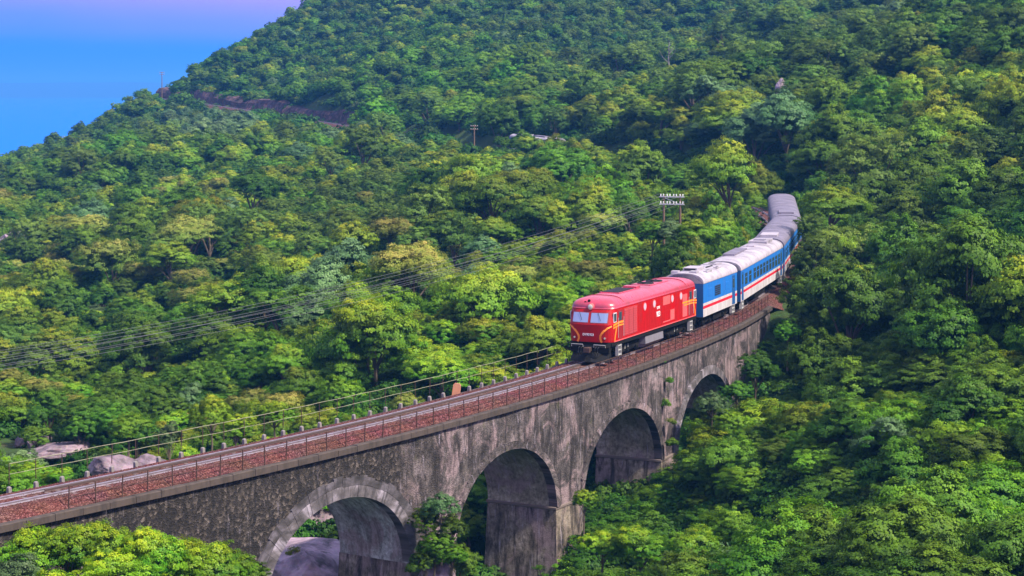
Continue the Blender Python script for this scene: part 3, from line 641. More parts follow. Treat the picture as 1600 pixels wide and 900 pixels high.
# headlamp, horns, marker lamps
mb = MB(); mb.tube([(0.62, 0, 3.40), (0.28, 0, 3.40), (0.24, 0, 3.40)], [.21, .21, .19], 18); hl = mb.build('headlight', M['salmon'], loco)
mb = MB(); mb.tube([(0.25, 0, 3.40), (0.225, 0, 3.40), (0.21, 0, 3.40)], [.16, .15, .06], 18); mb.build('lens', M['lamp'], hl)
for y, z in ((0.18, 3.74), (0.42, 3.62)):
    mb = MB(); mb.tube([(0.80, y, z), (0.62, y, z), (0.48, y, z)], [.03, .04, .09], 10); mb.box(.72, .78, y-.02, y+.02, z-.2, z); mb.build('horn', M['black'], loco)
for y in (-0.98, 0.98):
    mb = MB(); mb.tube([(xf(y, 1.55)+.04, y, 1.55), (xf(y, 1.55)-.05, y, 1.55)], .085, 12); q = mb.build('marker_lamp', M['maroon'], loco)
    mb = MB(); mb.tube([(xf(y, 1.55)-.045, y, 1.55), (xf(y, 1.55)-.06, y, 1.55)], .06, 12); mb.build('lens', M['lamp'], q)
# yellow stripes
def ribbon(pts, wid, nrm, material=None, parent=None, name='stripe'):
    mb = MB(); A, B = [], []
    for i, p in enumerate(pts):
        p = Vector(p); t = (Vector(pts[min(i+1, len(pts)-1)])-Vector(pts[max(i-1, 0)])).normalized(); n = nrm(p) if callable(nrm) else Vector(nrm); sd_ = t.cross(n).normalized()*wid/2; A.append(p+sd_); B.append(p-sd_)
    mb.strip(A, B); o = mb.build(name, material or M['yellow'], parent or loco, fix=False); so_ = o.modifiers.new('thick', 'SOLIDIFY'); so_.thickness = 0.008; so_.offset = 0; return o
for sy in (-1, 1):
    pts = []
    for y, z in ((1.34, 2.30), (1.15, 2.18), (0.95, 2.0), (0.80, 1.84), (0.71, 1.68), (0.69, 1.52), (0.74, 1.38), (0.80, 1.29)):
        pts.append((xf(sy*y, z)-0.012, sy*y, z))
    ribbon(pts, 0.13, (-1, 0, 0))
    e = sy*(W2+0.010); nr = (0, sy, 0)
    for rev in (0, 1):
        X = (lambda x: LL-x) if rev else (lambda x: x)
        ribbon([(X(.44), e, 2.31), (X(.9), e, 2.36), (X(1.4), e, 2.40), (X(2.2 if not rev else 3.3), e, 2.40)], 0.12, nr)
        ribbon([(X(.44), e, 2.14), (X(.9), e, 2.19), (X(1.4), e, 2.23), (X(2.2 if not rev else 3.0), e, 2.22)], 0.09, nr)
        ribbon([(X(1.02), e, 2.16), (X(.92), e, 1.95), (X(.80), e, 1.7), (X(.74), e, 1.5), (X(.72), e, 1.34)], 0.13, nr)
# sides: cab windows, doors, louvres, portholes, panels, lettering
def side_box(name, x0, x1, z0, z1, sy, t, material, parent=None):
    mb = MB(); y0, y1 = sorted((sy*(W2-.03), sy*(W2+t))); mb.box(x0, x1, y0, y1, z0, z1, .008); return mb.build(name, material, parent or loco)
for sy in (-1, 1):
    for rev in (0, 1):
        X = (lambda a, b: (LL-b, LL-a)) if rev else (lambda a, b: (a, b))
        f_ = side_box('cab_window_frame', *X(.50, 1.02), 2.46, 3.06, sy, .012, M['white'])
        side_box('cab_window', *X(.56, .96), 2.52, 3.0, sy, .018, M['glass'] if rev else M['winglass'], f_)
        d_ = side_box('cab_door', *X(1.28, 2.02), 1.36, 3.14, sy, .006, M['maroon'])
        side_box('door_window', *X(1.42, 1.86), 2.5, 3.02, sy, .013, M['winglass'], d_)
        for xx in X(1.2, 2.1): mb = MB(); mb.tube([(xx, sy*(W2+.05), 1.5), (xx, sy*(W2+.05), 2.7)], .015, 5); mb.build('grab_rail', M['step'], d_)
    lp = side_box('louvre_panel', 2.25, 4.55, 1.46, 3.16, sy, .008, M['grille'])
    for gx0 in (2.32, 3.08, 3.84):
        for k in range(11):
            z = 1.54+k*.145; mb = MB(); y = sy*W2
            mb.add([(gx0, y+sy*.012, z), (gx0+.64, y+sy*.012, z), (gx0+.64, y+sy*.035, z-.03+.02), (gx0, y+sy*.035, z-.03+.02), (gx0, y+sy*.012, z+.10), (gx0+.64, y+sy*.012, z+.10)], [(0,1,2,3),(3,2,5,4),(0,3,4),(1,5,2)]); mb.build('louvre', M['grille'], lp)
    for xx in (5.9, 7.6, 11.0, 12.7):
        mb = MB(); mb.cyl((xx, sy*(W2-.02), 2.90), (xx, sy*(W2+.018), 2.90), .27, 20); q = mb.build('porthole', M['salmon'], loco)
        mb = MB(); mb.cyl((xx, sy*(W2), 2.90), (xx, sy*(W2+.026), 2.90), .21, 20); mb.build('pane', M['port'], q)
    side_box('hatch', 9.25, 10.6, 2.62, 3.17, sy, .010, M['salmon'])
    hp = side_box('equipment_panel', 9.2, 11.5, 1.46, 2.24, sy, .006, M['red']); side_box('panel_door', 10.65, 11.42, 1.52, 2.2, sy, .012, M['salmon'], hp); side_box('panel_sill', 9.25, 10.6, 1.50, 1.58, sy, .014, M['salmon'], hp)
    side_box('equipment_door', 13.05, 13.95, 1.46, 2.95, sy, .008, M['salmon'])
    rt = (PI/2, 0, 0) if sy < 0 else (PI/2, 0, PI)
    text('D19E', 0.24, (8.35, sy*(W2+.012), 2.58), rt, M['text'], loco); text('923', 0.46, (8.35, sy*(W2+.012), 2.17), rt, M['text'], loco)
for sy in (-1, 1):
    for xx in (4.75, 6.75, 9.0, 11.75, 12.9): side_box('panel_seam', xx, xx+.025, 1.36, 3.24, sy, .003, M['maroon'])
# roof fittings
def roof_box(name, x0, x1, y0, y1, h, material, parent=None):
    mb = MB(); z = min(roofz(y0), roofz(y1)); mb.box(x0, x1, y0, y1, z-.08, max(roofz(y0), roofz(y1))+h, .015); return mb.build(name, material, parent or loco)
gr = roof_box('radiator_housing', 3.6, 6.6, -.55, .75, .05, M['redroof'])
for k in range(9):
    mb = MB(); mb.box(3.75+k*.31, 3.75+k*.31+.2, -.45, .65, roofz(.2)+.03, roofz(.2)+.075); mb.build('grille_slat', M['dark'], gr)
roof_box('exhaust_cover', 6.9, 7.6, -.45, .45, .14, M['redroof'])
g3 = roof_box('fan_housing', 9.0, 12.4, -.6, .7, .05, M['redroof'])
for xx in (9.9, 11.5):
    mb = MB(); mb.cyl((xx, .05, roofz(.1)), (xx, .05, roofz(.1)+.085), .55, 20); f4 = mb.build('fan', M['dark'], g3)
    for k in range(6):
        a = k*PI/3; mb = MB(); mb.box(-.04, .5, -.07, .07, 0, .02); q = mb.build('blade', M['black'], f4); q.location = (xx, .05, roofz(.1)+.088); q.rotation_euler = (.2, 0, a)
mb = MB()
for x0 in (2.35, 13.8): mb.tube([(x0, y, roofz(y)+.012) for y in np.linspace(-1.34, 1.34, 15)], .03, 5)
mb.build('roof_seam', M['maroon'], loco)
# underside
mb = MB(); mb.loft([[(6.3,-1.28,.95),(9.6,-1.28,.95),(9.6,1.28,.95),(6.3,1.28,.95)],[(6.3,-1.3,.5),(9.6,-1.3,.5),(9.6,1.3,.5),(6.3,1.3,.5)],[(6.4,-1.0,.26),(9.5,-1.0,.26),(9.5,1.0,.26),(6.4,1.0,.26)]]); mb.build('fuel_tank', M['grey'], loco)
for xc in (3.6, 12.7): bogie(loco, xc, (-1.65, 0, 1.65), .46, 4.6)
for x0 in (1.25, 14.45):
    for sy in (-1, 1):
        mb = MB()
        for z in (.42, .70, .98): mb.box(x0, x0+.5, sy*1.34-.10, sy*1.34+.10, z, z+.035)
        mb.box(x0-.03, x0, sy*1.34-.10, sy*1.34+.10, .38, 1.06); mb.box(x0+.5, x0+.53, sy*1.34-.10, sy*1.34+.10, .38, 1.06); mb.build('step', M['step'], loco)
for f0, d in ((0.0, 1), (LL, -1)):
    mb = MB(); X = lambda x: f0+d*x
    mb.loft([[(X(.32),-1.3,1.27),(X(.32),1.3,1.27),(X(.6),1.3,1.27),(X(.6),-1.3,1.27)],[(X(.12),-1.28,1.0),(X(.12),1.28,1.0),(X(.6),1.28,1.0),(X(.6),-1.28,1.0)],[(X(.16),-1.22,.66),(X(.16),1.22,.66),(X(.5),1.22,.66),(X(.5),-1.22,.66)]]); pil = mb.build('buffer_beam', M['black'], loco)
    mb = MB(); mb.loft([[(X(.35),-1.15,.66),(X(.05),-.2,.66),(X(.05),.2,.66),(X(.35),1.15,.66),(X(.75),1.15,.66),(X(.75),-1.15,.66)],[(X(.0),-1.25,.14),(X(-.28),-.2,.14),(X(-.28),.2,.14),(X(.0),1.25,.14),(X(.7),1.2,.14),(X(.7),-1.2,.14)]]); mb.build('snowplough', M['black'], loco)
    mb = MB(); mb.box(min(X(-.35), X(.3)), max(X(-.35), X(.3)), -.13, .13, .72, .98, .03); mb.box(min(X(-.42), X(-.2)), max(X(-.42), X(-.2)), -.19, .19, .68, 1.02, .04); mb.build('coupler', M['iron'], loco)
    for y in (-.62, -.45, .45, .62):
        mb = MB(); mb.tube([(X(.1), y, 1.02), (X(-.12), y, .95), (X(-.16), y*1.02, .7), (X(-.06), y*1.02, .5)], .028, 6); mb.build('hose', M['dark'], loco)
    mb = MB()
    mb.tube([(X(-.06), -1.1, 1.0), (X(-.10), -1.1, 1.16), (X(-.10), -.35, 1.16), (X(-.06), -.35, 1.0)], .018, 5); mb.tube([(X(-.06), .35, 1.0), (X(-.10), .35, 1.16), (X(-.10), 1.1, 1.16), (X(-.06), 1.1, 1.0)], .018, 5); mb.build('front_handrail', M['step'], loco)

# coaches
def coach(s0, Lc, label, kind, far=False):
    r = vehicle('passenger_coach' if kind != 'van' else 'generator_van', s0, Lc, label, 'railway coach' if kind != 'van' else 'railway van', 'coaches behind the locomotive')
    wv = 1.40
    for nm, z0, z1, mm in (('lower_panel', .95, 1.50, M['white']), ('stripe', 1.505, 1.70, M['stripe']), ('middle_panel', 1.705, 1.88, M['white']), ('upper_panel', 1.885, 3.25, M['blue'])):
        mb = MB(); mb.box(0, Lc, -wv, wv, z0-.004, z1+.004, .01); mb.build(nm, mm, r)
    for x in (0, Lc):
        d = -1 if x == 0 else 1; q = MB(); q.loft([[(x+d*e, y, z) for y, z in ((-wv+.01, .97), (wv-.01, .97), (wv-.01, 3.24), (wv*.8, 3.62), (wv*.4, 3.84), (0, 3.88), (-wv*.4, 3.84), (-wv*.8, 3.62), (-wv+.01, 3.24))] for e in (-.02, .03)]); ew = q.build('end_wall', M['dblue'], r)
        q = MB(); q.box(min(x+d*.02, x+d*.34), max(x+d*.02, x+d*.34), -.55, .55, 1.0, 3.1, .03); q.build('gangway', M['black'], ew)
    prof = [(wv+.02, 3.23), (wv+.03, 3.28)]+[((wv+.02)*math.cos(a)**.75, 3.28+.64*math.sin(a)**.9) for a in np.linspace(.06, PI/2, 9)]
    prof = prof+[(-y, z) for y, z in prof[::-1][1:]]
    mb = MB(); mb.loft([[(x, y, z) for y, z in prof] for x in (-.03, 0.5, Lc-.5, Lc+.03)]); rf = mb.build('roof', M['rooff'] if far else M['roofw'], r, smooth=True); rf.modifiers.new('edge', 'EDGE_SPLIT').split_angle = math.radians(40)
    def rz_(y): return 3.28+.64*math.sqrt(max(0, 1-(abs(y)/(wv+.02))**2.5))
    mb = MB()
    for x in np.arange(1.6, Lc-1, 2.1): mb.tube([(x, y, rz_(y)+.004) for y in np.linspace(-1.36, 1.36, 15)], .014, 4)
    mb.build('roof_rib', M['rooff'], rf)
    def rb(name, x0, x1, y0, y1, h, mm): q = MB(); q.box(x0, x1, y0, y1, min(rz_(y0), rz_(y1))-.05, max(rz_(y0), rz_(y1), rz_(0) if y0*y1 < 0 else 0)+h, .02); return q.build(name, mm, rf)
    if kind == 'van':
        for x, y in ((.5, .55), (.6, -.75)): rb('roof_vent', x, x+.55, y, y+.5, .12, M['roofw'])
        f1 = rb('cooling_unit', 1.8, 3.6, -.45, .55, .22, M['roofw']); q = MB(); q.box(1.78, 1.80, -.35, .45, rz_(0)+.03, rz_(0)+.17); q.build('grille', M['dark'], f1)
        for x0, x1, y0, y1 in ((2.3, 3.6, -1.05, -.75), (4.6, 6.2, -.4, -.3), (4.6, 6.2, .5, .6), (5.2, 6.3, -1.0, -.7), (6.9, 8.4, -.5, .5)): rb('roof_hatch', x0, x1, y0, y1, .07, M['roofw'] if y1-y0 > .25 else M['dark'])
        rb('exhaust_slot', 2.6, 3.3, -.98, -.80, .09, M['dark']); rb('exhaust_slot', 5.4, 6.0, -.93, -.76, .09, M['dark']); rb('exhaust_slot', 7.2, 7.9, -.2, .2, .09, M['dark'])
    elif not far:
        f1 = rb('air_duct', 4.2, 9.6, -.15, .75, .13, M['rooff']); f2 = rb('cooling_unit', 15.4, 18.4, -.75, .75, .17, M['roofw']); rb('roof_hatch', 16.0, 16.9, -.45, .45, .24, M['rooff']); rb('roof_vent', 12.0, 12.6, -.3, .3, .12, M['roofw'])
    else:
        rb('cooling_unit', 1.2, 3.4, -.7, .7, .13, M['roofw'] if kind == 'lit' else M['rooff'])
    for sy in (-1, 1):
        def sb(name, x0, x1, z0, z1, t, mm, par): q = MB(); y0, y1 = sorted((sy*(wv-.03), sy*(wv+t))); q.box(x0, x1, y0, y1, z0, z1, .008); return q.build(name, mm, par)
        if kind == 'van':
            f1 = sb('louvre_window', 3.0, 4.6, 2.1, 2.85, .012, M['dblue'], r)
            for k in range(5): sb('louvre', 3.08, 4.52, 2.15+k*.14, 2.23+k*.14, .03, M['dark'], f1)
            for x0 in (1.2, 6.0): f2 = sb('louvre_window', x0, x0+1.0, 2.25, 2.8, .012, M['blue'], r)
            dr = sb('door', 7.9, 8.75, 1.0, 3.1, .010, M['dblue'], r); sb('door_window', 8.1, 8.55, 2.2, 2.85, .018, M['winglass'], dr)
        else:
            dr = sb('door', .35, 1.1, 1.0, 3.1, .010, M['dblue'], r); sb('door_window', .5, .95, 2.2, 2.9, .018, M['winglass'], dr)
            wx = [1.7, 3.4]+list(np.arange(5.4, 17.2, 1.45))
            for i, x0 in enumerate(wx):
                fw = sb('window_frame', x0, x0+1.08, 2.02, 2.92, .010, M['dblue'], r); sb('pane', x0+.06, x0+1.02, 2.08, 2.86, .016, M['winglass'], fw)
                sb('window_bar', x0+.06, x0+1.02, 2.55, 2.60, .024, M['blue'], fw)
            dr = sb('door', Lc-1.2, Lc-.4, 1.0, 3.1, .010, M['dblue'], r); sb('door_window', Lc-1.05, Lc-.55, 2.2, 2.9, .018, M['winglass'], dr)
        for x0 in ((.45, Lc-1.15) if kind != 'van' else (7.95,)):
            mb = MB()
            for z in (.4, .68): mb.box(x0, x0+.7, sy*1.3-.1, sy*1.3+.1, z, z+.04)
            mb.box(x0-.03, x0, sy*1.3-.1, sy*1.3+.1, .36, .98); mb.box(x0+.7, x0+.73, sy*1.3-.1, sy*1.3+.1, .36, .98); mb.build('step', M['step'], r)
    mb = MB(); mb.box(.1, Lc-.1, -1.25, 1.25, .78, .95, .02); mb.build('underframe', M['black'], r)
    mb = MB(); mb.box(Lc*.38, Lc*.62, -1.15, 1.15, .35, .8, .04); mb.build('battery_box', M['black'], r)
    if kind == 'van':
        for xc in (1.9, Lc-1.9): bogie(r, xc, (-.9, .9), .43, 2.5)
    else:
        for xc in (2.9, Lc-2.9): bogie(r, xc, (-1.1, 1.1), .43, 3.0)
    return r
coach(60.3, 9.3, 'short blue and white van directly behind the red locomotive', 'van')
coach(70.4, 19.5, 'blue and white coach with red stripe, behind the short van', 'coach')
coach(90.6, 19.5, 'third carriage, pale roof bending into the trees', 'lit', True)
coach(110.8, 19.5, 'fourth carriage, grey roof entering the dark forest', 'coach', True)
sF = float(np.interp(331, TY, TS)); coach(sF-10, 19.5, 'distant white-roofed coach peeping out between trees below the hill', 'coach')

# ------------------------------------------------------------------ foliage prototypes
def leaf_mesh(name, C, Nn, T, size, tone, flush_lit, material, narrow=0.42, fold=0.18):
    """C centres, Nn normals, T long axes (n,3); every leaf is one folded four-cornered face"""
    Nn = Nn/np.linalg.norm(Nn, axis=1, keepdims=True); T = T-(T*Nn).sum(1, keepdims=True)*Nn; T /= np.maximum(np.linalg.norm(T, axis=1, keepdims=True), 1e-6)
    B = np.cross(Nn, T); s = size[:, None]
    V = np.stack([C-T*s*0.5, C+B*s*narrow+Nn*s*fold-T*s*0.05, C+T*s*0.55-Nn*s*0.05, C-B*s*narrow+Nn*s*fold-T*s*0.05], 1).reshape(-1, 3)
    n = len(C); m = bpy.data.meshes.new(name); m.vertices.add(4*n); m.vertices.foreach_set('co', V.astype(np.float32).ravel())
    m.loops.add(4*n); m.loops.foreach_set('vertex_index', np.arange(4*n, dtype=np.int32)); m.polygons.add(n); m.polygons.foreach_set('loop_start', np.arange(0, 4*n, 4, dtype=np.int32)); m.polygons.foreach_set('loop_total', np.full(n, 4, np.int32))
    m.update(calc_edges=True)
    ca = m.color_attributes.new('tone', 'FLOAT_COLOR', 'POINT'); cc = np.zeros((4*n, 4), np.float32); cc[:, 0] = np.repeat(tone, 4); cc[:, 1] = np.repeat(flush_lit, 4); cc[:, 3] = 1; ca.data.foreach_set('color', cc.ravel())
    m.materials.append(material); return m
def unit(n, r, zmin=-1.0):
    z = r.uniform(zmin, 1, n); a = r.uniform(0, 2*PI, n); q = np.sqrt(1-z*z); return np.stack([q*np.cos(a), q*np.sin(a), z], 1)
def crown(seed, kind, n_leaf, leaf):
    """crown of radius about 1 sitting on z = 0 (its underside) up to about hz; returns leaf arrays and the lobe centres"""
    r = np.random.default_rng(seed)
    P_ = dict(broad=(12, .36, .80, .95, -.15), spread=(14, .36, .72, .80, -.1), feather=(13, .30, .95, 1.05, -.3), vine=(11, .42, .62, .70, -.1), pale=(12, .34, .75, .9, -.2), tan=(14, .35, .70, .78, -.05), bright=(13, .36, .75, .85, -.2), mat=(9, .45, .30, .35, 0.0))[kind]
    nl, lr, fl, hz, zmin = P_
    d = unit(nl, r, zmin); rad = r.uniform(.40, .78, nl); ce = d*rad[:, None]*np.array([1, 1, hz]); ce[0] = (0, 0, hz*.45); ce[:, 2] += hz*.42; lrad = lr*r.uniform(.75, 1.25, nl)
    # clumps on the lobes
    ncl = int(nl*34); li = r.integers(0, nl, ncl); cd_ = unit(ncl, r, -.55 if kind in ('vine', 'mat') else -.35); sq = np.array([1, 1, fl if kind in ('spread', 'tan') else .85])
    cc = ce[li]+cd_*lrad[li][:, None]*sq*r.uniform(.72, 1.08, (ncl, 1)); crad = r.uniform(.055, .135, ncl)*(0.85 if kind == 'feather' else 1)
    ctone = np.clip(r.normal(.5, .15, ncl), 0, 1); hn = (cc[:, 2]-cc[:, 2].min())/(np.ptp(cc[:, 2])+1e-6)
    cfl = np.clip((hn-.42)*1.35, 0, .8)*r.uniform(.25, 1.0, ncl)*(1.0 if kind in ('spread', 'tan', 'bright') else .55)  # young growth plus lit crown tops, both put into leaf colour by height
    # leaves in the clumps
    k = r.integers(0, ncl, n_leaf); ld = unit(n_leaf, r, -.4); C = cc[k]+ld*crad[k][:, None]*np.array([1, 1, .6])*r.uniform(.2, 1.15, (n_leaf, 1))
    outw = C-ce[li[k]]; outw /= np.maximum(np.linalg.norm(outw, axis=1, keepdims=True), 1e-6)
    cro = C-np.array([0, 0, hz*.3]); cro /= np.maximum(np.linalg.norm(cro, axis=1, keepdims=True), 1e-6); Nn = outw*.95+cro*.45+np.array([0, 0, .25])+r.normal(0, .24, (n_leaf, 3)); T = outw*.6+np.array([0, 0, -.35])+r.normal(0, .6, (n_leaf, 3))
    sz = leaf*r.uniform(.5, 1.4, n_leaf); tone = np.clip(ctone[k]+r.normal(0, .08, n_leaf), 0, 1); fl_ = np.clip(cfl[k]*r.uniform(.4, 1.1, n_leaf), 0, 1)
    return C, Nn, T, sz, tone, fl_, ce
def trunk_mesh(name, ce, h, r0, material):
    """tapered trunk from z = -h up into the crown, with limbs to some lobes"""
    mb = MB(); mb.tube([(0, 0, -h-.6), (0.02, 0, -h*.9), (.05, .03, -h*.4), (.03, .05, .1), (0, 0, .35)], [r0*1.5, r0*1.05, r0*.85, r0*.65, r0*.35], 7)
    for c in ce[1:8]: mb.tube([(.03, .04, -.15*h), (c[0]*.45, c[1]*.45, c[2]*.45), (c[0]*.9, c[1]*.9, c[2]*.95)], [r0*.45, r0*.3, r0*.1], 5, cap=False)
    m = mb.mesh(name); m.materials.append(material); return m
PROTO = {}
spec = [('broad', 4, 27000, .038), ('spread', 4, 27000, .036), ('feather', 3, 27000, .030), ('vine', 4, 30000, .036), ('pale', 2, 24000, .040), ('tan', 2, 26000, .034), ('bright', 3, 30000, .037)]
sd_ = 100
for kind, nv, nlf, lf in spec:
    PROTO[kind] = []
    for v in range(nv):
        sd_ += 1; C, Nn, T, sz, tone, fl_, ce = crown(sd_, kind, nlf, lf)
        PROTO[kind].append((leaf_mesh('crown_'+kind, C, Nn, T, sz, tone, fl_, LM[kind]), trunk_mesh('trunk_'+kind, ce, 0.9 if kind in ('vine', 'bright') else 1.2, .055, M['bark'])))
# low leafy mats for the forest floor and the vine slopes
MATS = []
for v in range(3):
    sd_ += 1; C, Nn, T, sz, tone, fl_, ce = crown(sd_, 'mat', 3500, .10); MATS.append(leaf_mesh('leaf_mat', C, Nn, T, sz, tone*.6, fl_*0, LM['broad']))  # leaf tone lowered to paint shade into the gaps between crowns

# ------------------------------------------------------------------ where trees stand
def frame_ok(x, y, margin=1.14): return np.abs(x) < 0.2667*margin*y+4
pts = []          # x, y, z(crown underside), crown radius, kind, squash, rotation
def grid_jit(x0, x1, y0, y1, st):
    xs, yy = np.meshgrid(np.arange(x0, x1, st), np.arange(y0, y1, st*.9)); xs = xs+(np.arange(xs.shape[0])[:, None] % 2)*st/2
    return (xs+rng.uniform(-.42, .42, xs.shape)*st).ravel(), (yy+rng.uniform(-.42, .42, yy.shape)*st).ravel()
def plant(x0, x1, y0, y1, st, rlo, rhi, pick, lift, clear=3.2, cond=None, sq=(.82, 1.25)):
    x, y = grid_jit(x0, x1, y0, y1, st); k = frame_ok(x, y)
    if cond is not None: k &= cond(x, y)
    x, y = x[k], y[k]; d, s = track_dist(x, y); z = ground(x, y); rad = rng.uniform(rlo, rhi, len(x))*(1+.25*vnoise(x, y, 18, 21))
    keep = (d > clear+rad*.8) & (z > SEA+1); x, y, z, rad = x[keep], y[keep], z[keep], rad[keep]
    kn1 = vnoise(x, y, 26, 31)+.55*vnoise(x, y, 9, 32); kn2 = vnoise(x, y, 33, 41)+.5*vnoise(x, y, 11, 42); u = rng.uniform(0, 1, len(x))
    for i in range(len(x)):
        kd = pick(x[i], y[i], kn1[i], kn2[i], u[i]); lf = lift(rad[i], kd)*rng.uniform(.5, 1.35); pts.append([x[i], y[i], z[i]+lf, rad[i], kd, rng.uniform(*sq), rng.uniform(0, 2*PI)])
def pick_mid(x, y, a, b, u):
    px = 800+FPX*x/y
    if u < .035: return 'pale'
    if px < 420 and u < .10 and y > 170: return 'tan'
    if a+b*.3 > .52: return 'broad' if u < .8 else 'vine'
    if a < -.38: return 'feather' if u < .62 else 'tan' if u < .74 else 'spread'
    if b > .1: return 'spread' if u < .75 else 'vine'
    return 'spread' if u < .55 else 'broad' if u < .78 else 'vine'
def pick_right(x, y, a, b, u):
    if u < .03: return 'pale'
    if a > .25: return 'broad'
    if b > .45: return 'spread'
    return 'feather' if u < .42 else 'broad' if u < .80 else 'spread'
def pick_hill(x, y, a, b, u):
    px = 800+FPX*x/y
    if 240 < px < 400 and 440 < y < 570 and u < .55 and x < gx(y): return 'pale'
    if u < .03: return 'pale'
    if a > .45: return 'feather'
    if b > .55: return 'spread'
    return 'broad' if u < .34 else 'vine' if u < .72 else 'spread' if u < .9 else 'feather'
lift_tree = lambda r, k: r*(.25 if k in ('vine', 'bright') else .55)
shrubby = lambda x, y: vnoise(x, y, 24, 77)+.45*vnoise(x, y, 9, 78)
def pick_shrub(x, y, a, b, u):
    if u < .05: return 'pale'
    if u < .14: return 'tan'
    if a > .45: return 'broad'
    return 'spread' if u < .55 else 'vine' if u < .8 else 'bright'
right = lambda x, y: (x > 24+(y-150)*.1)
# middle-distance wood behind the railway
plant(-80, 60, 98, 215, 5.2, 1.8, 4.3, pick_mid, lift_tree, 2.6, lambda x, y: (shrubby(x, y) < .05) & (x < gx(y)-3.5) & ~((np.abs(x+20+.62*(y-106)) < 4.2) & (y > 96) & (y < 142)))
plant(-120, 45, 215, 345, 5.8, 2.0, 4.9, pick_mid, lift_tree, 2.6, lambda x, y: (shrubby(x, y) < .05) & (x < gx(y)-3))
plant(-80, 60, 98, 215, 2.7, 1.1, 2.2, pick_shrub, lift_tree, 2.6, lambda x, y: (shrubby(x, y) >= .05) & (x < gx(y)-3.5) & ~((np.abs(x+20+.62*(y-106)) < 4.2) & (y > 96) & (y < 142)))
plant(-120, 45, 215, 345, 3.1, 1.3, 2.5, pick_shrub, lift_tree, 2.6, lambda x, y: (shrubby(x, y) >= .05) & (x < gx(y)-3))
# right-hand hillside above and beside the train
plant(12, 130, 122, 330, 5.4, 2.4, 5.0, pick_right, lambda r, k: r*.5, 2.4, lambda x, y: (x > gx(y)+3) & (x > 12+(135-y)*1.1))
# far hill
plant(-190, 190, 345, 480, 5.8, 2.0, 4.6, pick_hill, lift_tree, 1.5)
plant(-260, 210, 480, 760, 5.0, 1.6, 3.2, pick_hill, lift_tree, 1.0)
# vine-grown bushes on the slope in front of and right of the arches
def pick_slope(x, y, a, b, u):
    if u < .03: return 'pale'
    px = 800+FPX*x/y
    if b > (.15 if px < 1250 and y < 100 else .6): return 'bright'
    return 'vine' if u < .62 else 'broad'
plant(-2, 60, 70, 130, 2.6, 1.4, 3.0, pick_slope, lambda r, k: r*.05, 0.9, lambda x, y: (x > gx(y)+2.6) & (x > 3.0-(y-80)*.05) & (y > 71), (.55, 1.05))
plant(30, 50, 108, 150, 3.8, 2.2, 3.2, pick_right, lambda r, k: r*.6, 2.0, lambda x, y: (x > 22+(140-y)*.35))
# stands of one kind, as the photograph shows them, dark broadleaf at right standing in for slope shade: (pixel, row, half-width, half-height, kind, share)
for i, p in enumerate(pts):
    u, v = proj(p[0], p[1], p[2]+p[3]*.6); q = rng.uniform(0, 1)
    for px, py, a, b, kd, sh in [(190,385,210,45,'tan',.42),(620,395,70,40,'tan',.55),(530,340,120,60,'feather',.8),(640,300,60,50,'feather',.5),(525,445,60,40,'pale',.6),(240,500,110,60,'broad',.6),(110,270,140,80,'broad',.65),(980,215,130,55,'spread',.85),(1160,180,90,45,'pale',.6),
        (960,60,130,70,'feather',.75),(1240,70,190,80,'feather',.75),(1240,60,170,60,'pale',.25),(1520,160,120,90,'spread',.6),(1470,360,160,110,'broad',.9),(1320,540,280,100,'broad',.85),(720,280,150,60,'spread',.7),(690,520,220,60,'bright',.45),(450,560,160,60,'vine',.5),(650,120,200,80,'vine',.6),(700,170,120,40,'broad',.6),(330,190,70,28,'pale',.75),(930,330,130,60,'spread',.6),(1060,400,120,50,'spread',.5)]:
        if ((u-px)/a)**2+((v-py)/b)**2 < 1 and q < sh: p[4] = kd; break
